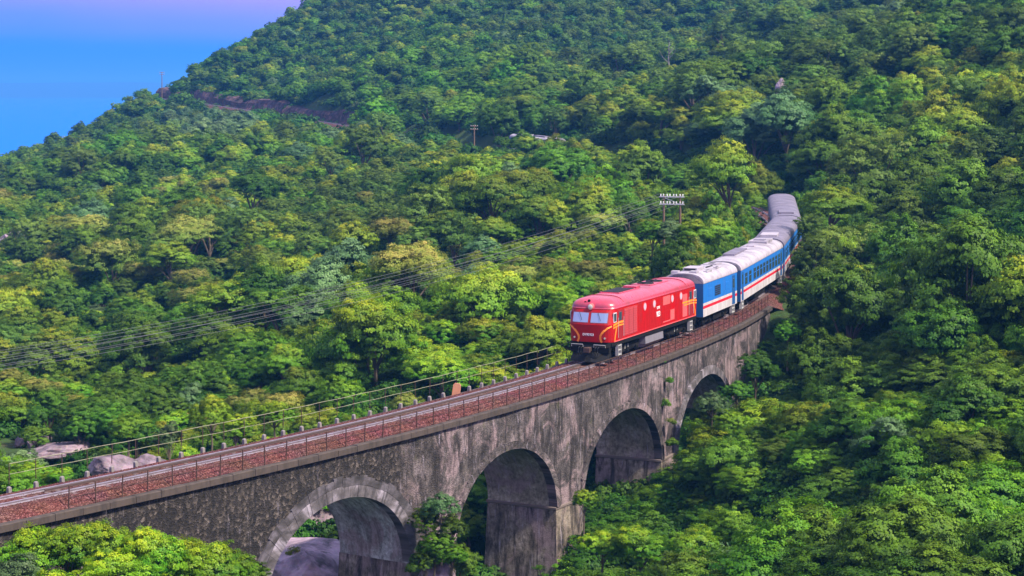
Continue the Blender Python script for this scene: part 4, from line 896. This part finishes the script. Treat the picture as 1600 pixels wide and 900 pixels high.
# hand-placed ones: (pixel, row of the crown top, distance, radius, kind, squash)
for px, py, D, r_, kd, sq in [(60,818,70,1.9,'bright',1.1),(150,797,70.5,1.7,'bright',1.2),(235,812,71,1.5,'bright',1.2),(310,836,72,1.6,'bright',1.1),(-10,842,69,1.6,'vine',1),(345,850,72.5,1.3,'vine',1.1),(375,868,73.5,1.2,'vine',1),(20,868,66,1.6,'pale',1),(270,890,69,1.6,'bright',.9),(120,880,66.5,1.8,'bright',1),(330,905,70,1.4,'vine',1),(400,893,75,1.0,'vine',1),
    (690,795,95.5,1.15,'pale',1.5),(672,842,95,1.1,'vine',1.1),(720,850,96,1.1,'broad',1.2),(915,790,100,1.0,'vine',1.3),(940,820,100,1.5,'bright',1),(1000,812,99,1.9,'bright',1),(1080,815,98,2.0,'bright',1),(900,850,96,1.6,'bright',1),(1140,790,100,2.0,'vine',1),
    (1110,618,124,1.35,'pale',1.2),(1150,590,129,1.3,'broad',1.1),(1180,545,134,1.6,'broad',1.2),(1228,520,140,1.7,'feather',1.1),
    (30,700,106,1.7,'pale',.9),(60,720,101,1.3,'bright',.9),(20,735,98,1.5,'vine',.9),(95,728,98,.8,'bright',.8),(-30,720,98,1.8,'vine',1),(200,640,124,1.6,'vine',1),(265,655,112,1.1,'pale',1.5),(330,625,112,1.3,'spread',1.4),(370,640,108,1.2,'bright',1.2),(430,620,116,1.4,'bright',1),
    (1138,232,196,4.3,'spread',1.25),(1185,262,212,2.6,'spread',1.5),(1175,292,190,2.4,'broad',1.4),(1120,345,172,2.3,'spread',.9),(1070,358,168,2.0,'pale',.9),(1300,300,168,3.6,'spread',.8),(1275,350,156,2.6,'feather',1.3),(1340,420,150,2.8,'spread',1.1),(1165,190,262,4.6,'pale',.95),(1280,430,150,2.0,'feather',1.5)]:
    x, y, zz = back(px, py, D); hz_ = dict(broad=1.4, spread=.95, feather=1.5, vine=1.1, pale=1.3, tan=1.0, bright=1.25)[kd]*r_*sq
    pts.append([x, y, zz-hz_, r_, kd, sq, rng.uniform(0, 2*PI)])
HZ = dict(broad=1.4, spread=1.15, feather=1.5, vine=1.1, pale=1.3, tan=1.15, bright=1.25)
for s in np.arange(84, 150, 1.5):
    for off, r0, h0 in ((-4.2, 1.7, 1.35), (-6.6, 2.2, 1.4), (4.2, 1.7, 1.4), (6.4, 2.2, 1.5)):
        if off > 0 and s < 86: continue
        x, y, z = pt(s+rng.uniform(-.6, .6), off+rng.uniform(-.4, .4), 0); kd = ('broad', 'vine', 'spread', 'vine')[int(rng.integers(0, 4))]; pts.append([x, y, gz1(x, y)-.1, r0*rng.uniform(.8, 1.25), kd, h0*rng.uniform(.9, 1.5), rng.uniform(0, 6.28)])
# keep the lines of sight to the railway, the train and the arches open, as the photograph has them
guard = [pt(s, o, z) for s in np.arange(-3, 86, 1.0) for o in (1.9, 0, -2.3) for z in (-.72, -.1, .4)]
guard += [pt(s, o, z) for s in np.arange(42.5, 90, 1.2) for o in (-1.4, 1.4) for z in (1.0, 2.2, 3.9)]
guard += [pt(s, o, 3.95) for s in np.arange(90, 128, 1.2) for o in (-1.2, -.4)]
guard += [pt(s, 1.95, -1.0) for s in np.arange(4, 64, .8)]+[pt(s, 1.95, z) for s in np.arange(8, 64, .8) for z in (-1.5, -2.3)]+[pt(s, 1.95, z) for s in np.arange(12, 22, .8) for z in (-4, -5.5)]+[pt(s, 1.95, z) for s in list(np.arange(25, 37, .8))+list(np.arange(41, 54, .8)) for z in (-3.5, -4.6)]
guard += [pt(s, 1.95, z) for s in (31, 33, 35) for z in (-6, -7)]+[pt(s, 1.95, z) for s in (45, 48) for z in (-5.6, -6.4)]
guard += [pt(sF+q, o, z) for q in (-9, -8, -7, -6, -5) for o in (-1, 0) for z in (3.9,)]+[back(90, 693, 134), back(60, 690, 134), back(185, 715, 124), back(150, 718, 124), back(225, 712, 124), back(120, 700, 132)]
guard += [pt(s, 4.0, z) for s in np.arange(sA+25, sB-5, 6) for z in (-.2, 1.5)]+[back(480, 870, 104), back(520, 860, 106), back(450, 860, 104)]
guard += [pt(float(np.interp(q, TY, TS)), 2.0, 0.8) for q in np.arange(350, 425, 7)]+[back(a_, b_, 116.5) for a_, b_ in ((520, 800), (560, 808), (470, 818), (545, 792), (500, 806), (455, 828), (570, 795))]
guard += [pt(s, 1.95, z) for s in np.arange(28, 36.5, .8) for z in (-7.6, -8.6, -9.4)]+[pt(s, 1.95, z) for s in np.arange(42, 49, .8) for z in (-6.8, -7.6)]
guard += [back(1050, 305, 166), back(1050, 318, 166), back(1035, 312, 166), back(1066, 312, 166)]
pts_forced = []
for px, py, D, r_, kd, sq in [(60,818,70,1.9,'bright',1.1),(110,806,70.2,1.5,'bright',1.1),(150,797,70.5,1.7,'bright',1.2),(235,812,71,1.5,'bright',1.2),(310,836,72,1.6,'bright',1.1),(-10,850,69,1.6,'vine',1),(345,852,72.5,1.3,'vine',1.1),(20,862,66,1.6,'pale',1),(380,872,73,1.1,'vine',1.1),(190,845,69.5,1.7,'bright',1),(10,705,104,1.6,'pale',1.0),(48,716,101,1.2,'bright',.9),(75,732,99,1.0,'bright',.9),(20,738,98,1.3,'vine',.9),(690,762,94.0,.95,'pale',1.3),(666,788,94.2,.9,'vine',1.2),(704,800,94.4,1.0,'broad',1.1),(678,825,94,1.1,'vine',1.1),(706,846,94.2,1.0,'vine',1.1),(664,860,93.8,.9,'broad',1.1),(1048,334,162,1.9,'pale',1.1),(1085,340,160,1.8,'spread',1),(1020,338,163,1.8,'broad',1),(912,758,102,.8,'bright',1.4),(1112,604,123,1.1,'pale',1.3),(1140,640,121,1.3,'vine',1.2),(1162,312,196,2.0,'broad',1.3),(1176,338,186,1.7,'vine',1.3),(1172,285,206,2.2,'spread',1.3),(1268,372,164,1.9,'spread',1.4),(1262,320,176,1.8,'feather',1.3),(1272,440,152,1.6,'feather',1.5),(1248,492,141,1.5,'broad',1.2),(1230,498,138,1.2,'vine',1.2),(797,216,316,1.6,'vine',1),(822,219,312,1.7,'spread',1),(866,208,314,1.9,'spread',1.1),(848,219,311,1.5,'broad',1),(784,210,322,1.6,'broad',1),(1046,588,122.3,.32,'vine',1.3),(1040,622,122.0,.36,'vine',1.4),(1048,652,121.9,.40,'tan',1.3),(1050,682,121.6,.5,'vine',1.2),(1036,560,122.0,.22,'vine',1.2)]:
    x, y, zz = back(px, py, D); pts_forced.append([x, y, zz-HZ[kd]*r_*sq, r_, kd, sq, rng.uniform(0, 2*PI)])
G = np.array(guard); cam0 = np.array([0, 0, CAMH]); GD = G-cam0; GL = np.linalg.norm(GD, axis=1); GU = GD/GL[:, None]
keepers = []
for p in pts:
    r_ = p[3]; h = HZ[p[4]]*r_*p[5]; c = np.array([p[0], p[1], p[2]+h*.5])-cam0; tcl = GU @ c; k = (tcl < GL-.3)&(tcl > 0); q = c-GU*tcl[:, None]; e = np.hypot(np.hypot(q[:, 0], q[:, 1])/(r_*.98), q[:, 2]/(h*.54))
    if not np.any(k & (e < 1)): keepers.append(p)
pts = keepers+pts_forced
# which ones show largest: a coarse depth picture of the crowns
BW, BH = 400, 225; zb = np.full((BH, BW), 1e9); ib = np.full((BH, BW), -1)
for i, p in enumerate(pts):
    h = HZ[p[4]]*p[3]*p[5]; u, v = proj(p[0], p[1], p[2]+h*.5); u /= 4; v /= 4; ru = p[3]*FPX/p[1]/4; rv = h*.55*FPX/p[1]/4
    x0, x1, y0, y1 = int(max(0, u-ru)), int(min(BW-1, u+ru+1)), int(max(0, v-rv)), int(min(BH-1, v+rv+1))
    if x1 <= x0 or y1 <= y0: continue
    yy, xx = np.mgrid[y0:y1+1, x0:x1+1]; k = (((xx-u)/ru)**2+((yy-v)/rv)**2 < 1) & (zb[y0:y1+1, x0:x1+1] > p[1]); zb[y0:y1+1, x0:x1+1][k] = p[1]; ib[y0:y1+1, x0:x1+1][k] = i
vis = np.bincount(ib[ib >= 0], minlength=len(pts)); order = np.argsort(-vis)
single = [i for i in order[:330] if vis[i] > 12]; sset = set(single)
print('trees', len(pts), 'single', len(single), 'smallest', vis[single[-1]])
NAME = dict(broad='broadleaf_tree', spread='spreading_tree', feather='feathery_tree', vine='vine_bush', pale='silvery_tree', tan='buff_tree', bright='leafy_bush')
DESC = dict(broad='dark green rounded tree', spread='yellow-green spreading tree', feather='olive feathery tree', vine='vine-covered green bush', pale='silvery green tree', tan='buff-topped flowering tree', bright='bright glossy leafy bush')
CAT = dict(broad='tree', spread='tree', feather='tree', vine='bush', pale='tree', tan='tree', bright='bush')
def zone(px, py, y):
    col = ['far left', 'left', 'centre left', 'mid left', 'mid right', 'centre right', 'right', 'far right'][int(min(7, max(0, px//200)))]
    if py > 760: row = 'along the bottom'
    elif y < 100 and px < 500: row = 'below the track'
    elif py > 640 and px > 850: row = 'on the vine slope'
    elif py > 520: row = 'just beyond the track' if px < 900 else 'beside the last arch'
    elif py > 420: row = 'level with the locomotive'
    elif py > 330: row = 'level with the coaches'
    elif py > 240: row = 'on the middle slope'
    elif py > 170: row = 'on the wooded spur'
    elif py > 80: row = 'on the far hillside'
    else: row = 'along the top edge'
    return row, col
cells = {}
for i in single:
    p = pts[i]; h = HZ[p[4]]*p[3]*p[5]; u, v = proj(p[0], p[1], p[2]+h*.5); cells.setdefault((p[4],)+zone(u, v, p[1]), []).append((u, i))
ORD = ['leftmost', 'second from left', 'third from left', 'fourth from left', 'fifth from left', 'sixth from left', 'seventh from left', 'eighth from left', 'ninth from left', 'tenth from left', 'eleventh from left', 'twelfth from left']
for (kd, row, col), lst in cells.items():
    lst.sort()
    for n_, (u, i) in enumerate(lst):
        x, y, z, r_, _, sq, rot = pts[i]; pr = PROTO[kd][i % len(PROTO[kd])]
        e = empty(NAME[kd], (x, y, z), rot); e.scale = (r_, r_, r_*sq)
        o1 = link(bpy.data.objects.new('crown', pr[0]), e); o2 = link(bpy.data.objects.new('trunk', pr[1]), e)
        o2.scale = (1, 1, 1)
        lab = DESC[kd]+' '+row+' '+col
        if len(lst) > 1: lab = DESC[kd]+', '+(ORD[n_] if n_ < len(lst)-1 or n_ == 0 else 'rightmost')+' of '+str(len(lst))+' '+row+' '+col
        tag(e, lab, CAT[kd], 'trees and bushes of the valley')
# everything beyond those: one wood, read as a mass (points that carry whole crowns)
def scatter(name, label, P_, protos, cat=None):
    """P_: list of (x, y, z, sx, sz, rot, index)"""
    A = np.array(P_, np.float32); n = len(A); m = bpy.data.meshes.new(name); m.vertices.add(n); m.vertices.foreach_set('co', np.ascontiguousarray(A[:, :3]).ravel())
    for nm, tp, dat in (('scl', 'FLOAT_VECTOR', np.stack([A[:, 3], A[:, 3], A[:, 4]], 1)), ('rot', 'FLOAT_VECTOR', np.stack([A[:, 5]*0, A[:, 5]*0, A[:, 5]], 1))):
        at = m.attributes.new(nm, tp, 'POINT'); at.data.foreach_set('vector', np.ascontiguousarray(dat, dtype=np.float32).ravel())
    at = m.attributes.new('idx', 'INT', 'POINT'); at.data.foreach_set('value', A[:, 6].astype(np.int32))
    col = bpy.data.collections.new(name+'_kinds')
    for k, me in enumerate(protos): col.objects.link(bpy.data.objects.new('kind_%03d' % k, me))
    o = link(bpy.data.objects.new(name, m)); tag(o, label, cat, kind='stuff')
    g = bpy.data.node_groups.new(name, 'GeometryNodeTree'); g.interface.new_socket('Geometry', in_out='INPUT', socket_type='NodeSocketGeometry'); g.interface.new_socket('Geometry', in_out='OUTPUT', socket_type='NodeSocketGeometry')
    gi = g.nodes.new('NodeGroupInput'); go = g.nodes.new('NodeGroupOutput'); ci = g.nodes.new('GeometryNodeCollectionInfo'); ci.inputs[0].default_value = col; ci.inputs[1].default_value = True; ci.inputs[2].default_value = True
    ip = g.nodes.new('GeometryNodeInstanceOnPoints'); ip.inputs['Pick Instance'].default_value = True
    def attr(nm, tp): a = g.nodes.new('GeometryNodeInputNamedAttribute'); a.data_type = tp; a.inputs[0].default_value = nm; return [q for q in a.outputs if q.enabled and q.name == 'Attribute'][0]
    g.links.new(gi.outputs[0], ip.inputs['Points']); g.links.new(ci.outputs[0], ip.inputs['Instance']); g.links.new(attr('idx', 'INT'), ip.inputs['Instance Index']); g.links.new(attr('rot', 'FLOAT_VECTOR'), ip.inputs['Rotation']); g.links.new(attr('scl', 'FLOAT_VECTOR'), ip.inputs['Scale']); g.links.new(ip.outputs[0], go.inputs[0])
    o.modifiers.new('scatter', 'NODES').node_group = g; return o
allp = []; base = {}
for kd in PROTO:
    base[kd] = len(allp); allp += [q[0] for q in PROTO[kd]]
rest = [(p[0], p[1], p[2], p[3], p[3]*p[5], p[6], base[p[4]]+i % len(PROTO[p[4]])) for i, p in enumerate(pts) if i not in sset]
scatter('distant_wood', 'dense mixed green wood covering the hills', rest, allp)
# undergrowth
ug = []
for x0, x1, y0, y1, st, r0, r1, cond in [(-60, 60, 66, 215, 1.5, .9, 1.5, None), (-110, 110, 215, 340, 2.6, 1.5, 2.4, None), (-190, 190, 340, 700, 5.5, 2.6, 4.0, None), (2, 55, 66, 128, 1.1, .8, 1.5, lambda x, y: x > gx(y)+2.2)]:
    x, y = grid_jit(x0, x1, y0, y1, st); k = frame_ok(x, y)
    if cond is not None: k &= cond(x, y)
    x, y = x[k], y[k]; d, s = track_dist(x, y); z = ground(x, y); rad = rng.uniform(r0, r1, len(x))
    on = (s > -3) & (s < 79); k = np.where(on, (d > 2.6+rad*.3) | (z < -6.5), d > 3.0+rad*.8) & (z > SEA+1) & ~((np.abs(x+20+.62*(y-106)) < np.where(y < 120, 8.5, 5.0)) & (y > 90) & (y < 142)) & ~(on & (d < 7) & (s < 19) & (s > 7))
    for i in np.nonzero(k)[0]: ug.append((x[i], y[i], z[i]-.15, rad[i], rad[i]*rng.uniform(.7, 1.5), rng.uniform(0, 6.28), rng.integers(0, 3)))
print('undergrowth', len(ug))
scatter('undergrowth', 'low leafy undergrowth covering the forest floor', ug, MATS)

# ------------------------------------------------------------------ stream bed, boulders
def boulder(label, x, y, z, sx, sy, sz, seed, group=None, name='boulder', rot=None, flat=0.0, material=None):
    bm = bmesh.new(); bmesh.ops.create_icosphere(bm, subdivisions=5, radius=1.0); r = random.Random(seed); o1 = Vector((r.uniform(-50, 50),)*3)
    from mathutils import noise as mn
    planes = [(Vector((r.uniform(-1, 1), r.uniform(-1, 1), r.uniform(-.2, 1))).normalized(), r.uniform(.55, .88)) for _ in range(11)]
    for v in bm.verts:
        p = v.co.copy()
        for n_, d_ in planes:
            q = p.dot(n_)-d_
            if q > 0: p -= n_*q*.95
        p *= 1+.16*mn.noise(p*1.3+o1)+.06*mn.noise(p*3.5+o1)+.04*mn.noise(p*8+o1)+.02*mn.noise(p*19+o1); v.co = Vector((p.x*sx, p.y*sy, p.z*sz))
    me = bpy.data.meshes.new(name); bm.to_mesh(me); bm.free(); me.materials.append(material or (M['rock2'] if y > 118 and y < 200 else M['rock'])); me.polygons.foreach_set('use_smooth', [True]*len(me.polygons))
    o = link(bpy.data.objects.new(name, me)); o.location = (x, y, z); o.rotation_euler = (0, 0, r.uniform(0, 6) if rot is None else rot); return tag(o, label, 'rock', group)
wm = MB(); A_, B_ = [], []
for x, y, hw in ((-44, 156, 3), (-33, 136, 4), (-27, 124, 4), (-19, 108, 4), (-12, 97, 4), (-5, 86, 4), (4, 70, 4.5), (12, 50, 5)): A_.append((x-hw*.8, y-hw*.5, -9.75 if y > 90 else -10.6)); B_.append((x+hw*.8, y+hw*.5, -9.75 if y > 90 else -10.6))
wm.strip(A_, B_); tag(wm.build('stream_water', M['stream'], fix=False), 'dark shallow stream running under the first arch', kind='structure')
def bat(label, px, py, D, sx, sy, sz, seed, group=None, rot=0.0): x, y, z = back(px, py, D); return boulder(label, x, y, z-sz*.55, sx, sy, sz, seed, group, rot=rot)
bat('broad flat pale rock slab beside the stream, left behind the track', 98, 695, 133, 2.5, 2.8, .6, 1, rot=.2)
bat('rounded grey-violet boulder just beyond the left end of the handrail', 185, 719, 121, 2.2, 1.8, .75, 2, rot=.4)
bat('low grey boulder right of the rounded one beyond the handrail', 232, 715, 122, 1.2, 1.3, .55, 3, rot=.1)
bat('large pale pink rock slab seen through the first arch', 478, 856, 106, 3.2, 4.8, 1.0, 4, rot=.15)
bat('flat pink rock ledge at the foot of the first arch', 470, 872, 99, 2.3, 2.2, 1.1, 5, rot=-.1)
bat('dark sloping rock at the back of the first arch', 510, 790, 118.6, 5.5, 2.6, 3.4, 6, rot=.2)
bat('brown boulder at the foot of the pier beside the first arch', 680, 884, 95, .95, .9, .7, 7)
STN = ['third from left', 'fifth from left', 'seventh from left', 'ninth from left', 'third from right', 'fourth from left', 'leftmost', 'eighth from left', 'second from right', 'sixth from left', 'farthest', 'rightmost']
k = 0
for px, py, D in ((42, 684, 140), (60, 679, 142), (76, 676, 143), (92, 674, 144), (110, 677, 141), (52, 690, 137), (30, 688, 138), (84, 682, 140), (118, 683, 138), (68, 686, 139), (100, 668, 147), (125, 672, 145)):
    k += 1; x, y, z = back(px, py, D); boulder('small pale stone, '+STN[k-1]+' of the pile upstream of the flat slab', x, y, z-.15, random.uniform(.4, .8), random.uniform(.4, .8), random.uniform(.3, .5), 20+k, 'small stones in the stream')
x, y, z = back(1221, 125, 285); boulder('bluish rock outcrop among trees high on the right hill', x, y, z-1.2, .9, .9, 1.6, 50)
x, y, z = back(30, 358, 300); boulder('pale rocks showing between trees at the left edge', x, y, z-1, 1.9, 1.5, 1.0, 51)
x, y, z = back(12, 366, 296); boulder('lowest pale rock at the left picture edge', x, y, z-.8, 1.5, 1.2, .9, 52)

# ------------------------------------------------------------------ telegraph poles and wires
def hframe(x, y, ztop, dirx, diry, label, name='telegraph_pole', wd=2.2, scale=1.0):
    base = gz1(x, y); r = empty(name, (x, y, base), math.atan2(diry, dirx)); tag(r, label, 'utility pole'); h = ztop-base
    for px in (-.72, .72):
        mb = MB(); mb.tube([(px, 0, -.5), (px, 0, h*.5), (px, 0, h+.15)], [.13, .11, .09], 8); mb.build('pole', M['wood'], r)
    for z in (h-.08, h-.72):
        mb = MB(); mb.box(-wd/2, wd/2, -.10, -.02, z, z+.10, .01); a = mb.build('crossarm', M['arm'], r)
        for k in range(8):
            xx = -wd/2+.12+(k//2)*((wd-.5)/3)+(k % 2)*.24; mb = MB(); mb.tube([(xx, -.06, z+.10), (xx, -.06, z+.15), (xx, -.06, z+.19), (xx, -.06, z+.26), (xx, -.06, z+.29)], [.022, .055, .035, .06, .035], 8); mb.build('insulator', M['insul'], a)
    mb = MB(); mb.tube([(-.72, .06, h-.1), (.72, .06, h-.7)], .035, 5); mb.build('brace', M['arm'], r); return r
p1 = back(1050, 307, 166); p2 = back(-300, 602, 97)
dx, dy = p1[0]-p2[0], p1[1]-p2[1]; ln = math.hypot(dx, dy); pxn, pyn = dy/ln, -dx/ln
hframe(p1[0], p1[1], p1[2], .96, -.28, 'twin-legged telegraph pole with white insulators left of the coaches')
wr = empty('telegraph_wires', p1); tag(wr, 'bundle of sagging wires crossing the wood down to the left', 'wires'); inv = Matrix.Translation(-Vector(p1))
for lv in (0, 1):
    for k in (0, 3, 4, 7) if lv else (0, 2, 5, 7):
        xx = -1.25+.12+(k//2)*(2.0/3)+(k % 2)*.24; a = Vector((p1[0]+xx*.96, p1[1]-xx*.28, p1[2]-.64*lv+.2)); b = Vector((p2[0]+xx*pxn*.8, p2[1]+xx*pyn*.8, p2[2]-.6*lv+.2)); P_ = []
        for t in np.linspace(0, 1, 28): q = a.lerp(b, t); q.z -= (1.75+.04*k)*4*t*(1-t)*.9; P_.append(q)
        mb = MB(); mb.tube(P_, .0095, 4); o = mb.build('wire', M['wire'], wr); o.matrix_parent_inverse = inv
a = Vector(p1); b = Vector(back(742, 193, 345))
def simple_pole(px, py, D, hv, label, arm):
    x, y, z = back(px, py, D); base = min(gz1(x, y), z-hv); r = empty('telegraph_pole', (x, y, base), .1); tag(r, label, 'utility pole'); h = z-base
    mb = MB(); mb.tube([(0, 0, -.5), (0, 0, h)], [.15, .11], 7); mb.build('pole', M['wood'], r)
    for zz in (h-.3, h-.9):
        mb = MB(); mb.box(-arm/2, arm/2, -.05, .05, zz, zz+.12); q = mb.build('crossarm', M['wood'], r)
        for k in range(4): mb = MB(); xx = -arm/2+.1+k*(arm-.2)/3; mb.tube([(xx, 0, zz+.12), (xx, 0, zz+.24)], [.035, .045], 6); mb.build('insulator', M['insul'], q)
simple_pole(741, 195, 352, 5, 'small crossarmed telegraph pole beside the upper track', 1.4)
simple_pole(253, 112, 605, 6, 'lone telegraph pole on the skyline above the headland', 1.6)
# ------------------------------------------------------------------ dead tree
x, y, z = back(1045, 66, 400); zb_ = z-7.5; r = empty('dead_tree', (x, y, zb_)); tag(r, 'bleached leafless dead tree high on the hillside', 'tree'); rr = random.Random(5); mb = MB()
mb.tube([(0, 0, -2), (.1, 0, 2), (-.1, .1, 4.2), (.1, 0, 6.0), (0, 0, 7.4)], [.2, .17, .13, .08, .03], 7); mb.build('trunk', M['dead'], r)
for k in range(11):
    z0 = rr.uniform(3, 6.5); a = rr.uniform(0, 6.28); l = rr.uniform(1.2, 2.6); mb = MB(); mb.tube([(0, 0, z0), (math.cos(a)*l*.5, math.sin(a)*l*.5, z0+l*.5), (math.cos(a)*l*.8, math.sin(a)*l*.8, z0+l*1.1)], [.08, .05, .015], 5); mb.build('branch', M['dead'], r)

# ------------------------------------------------------------------ haze
hz = MB(); hz.box(-14500, 14500, -120, 14000, -50, 104)
hm = bpy.data.materials.new('air haze'); hm.use_nodes = True; t = hm.node_tree; t.nodes.clear()
ho = N(t, 'ShaderNodeOutputMaterial'); hv = N(t, 'ShaderNodeVolumePrincipled'); hv.inputs['Color'].default_value = (0.10, 0.40, 1.0, 1); hv.inputs['Density'].default_value = 0.0002; hv.inputs['Anisotropy'].default_value = 0.1
t.links.new(hv.outputs[0], ho.inputs['Volume'])
tag(hz.build('haze', hm), 'thin blue sea haze over the hills', kind='stuff')
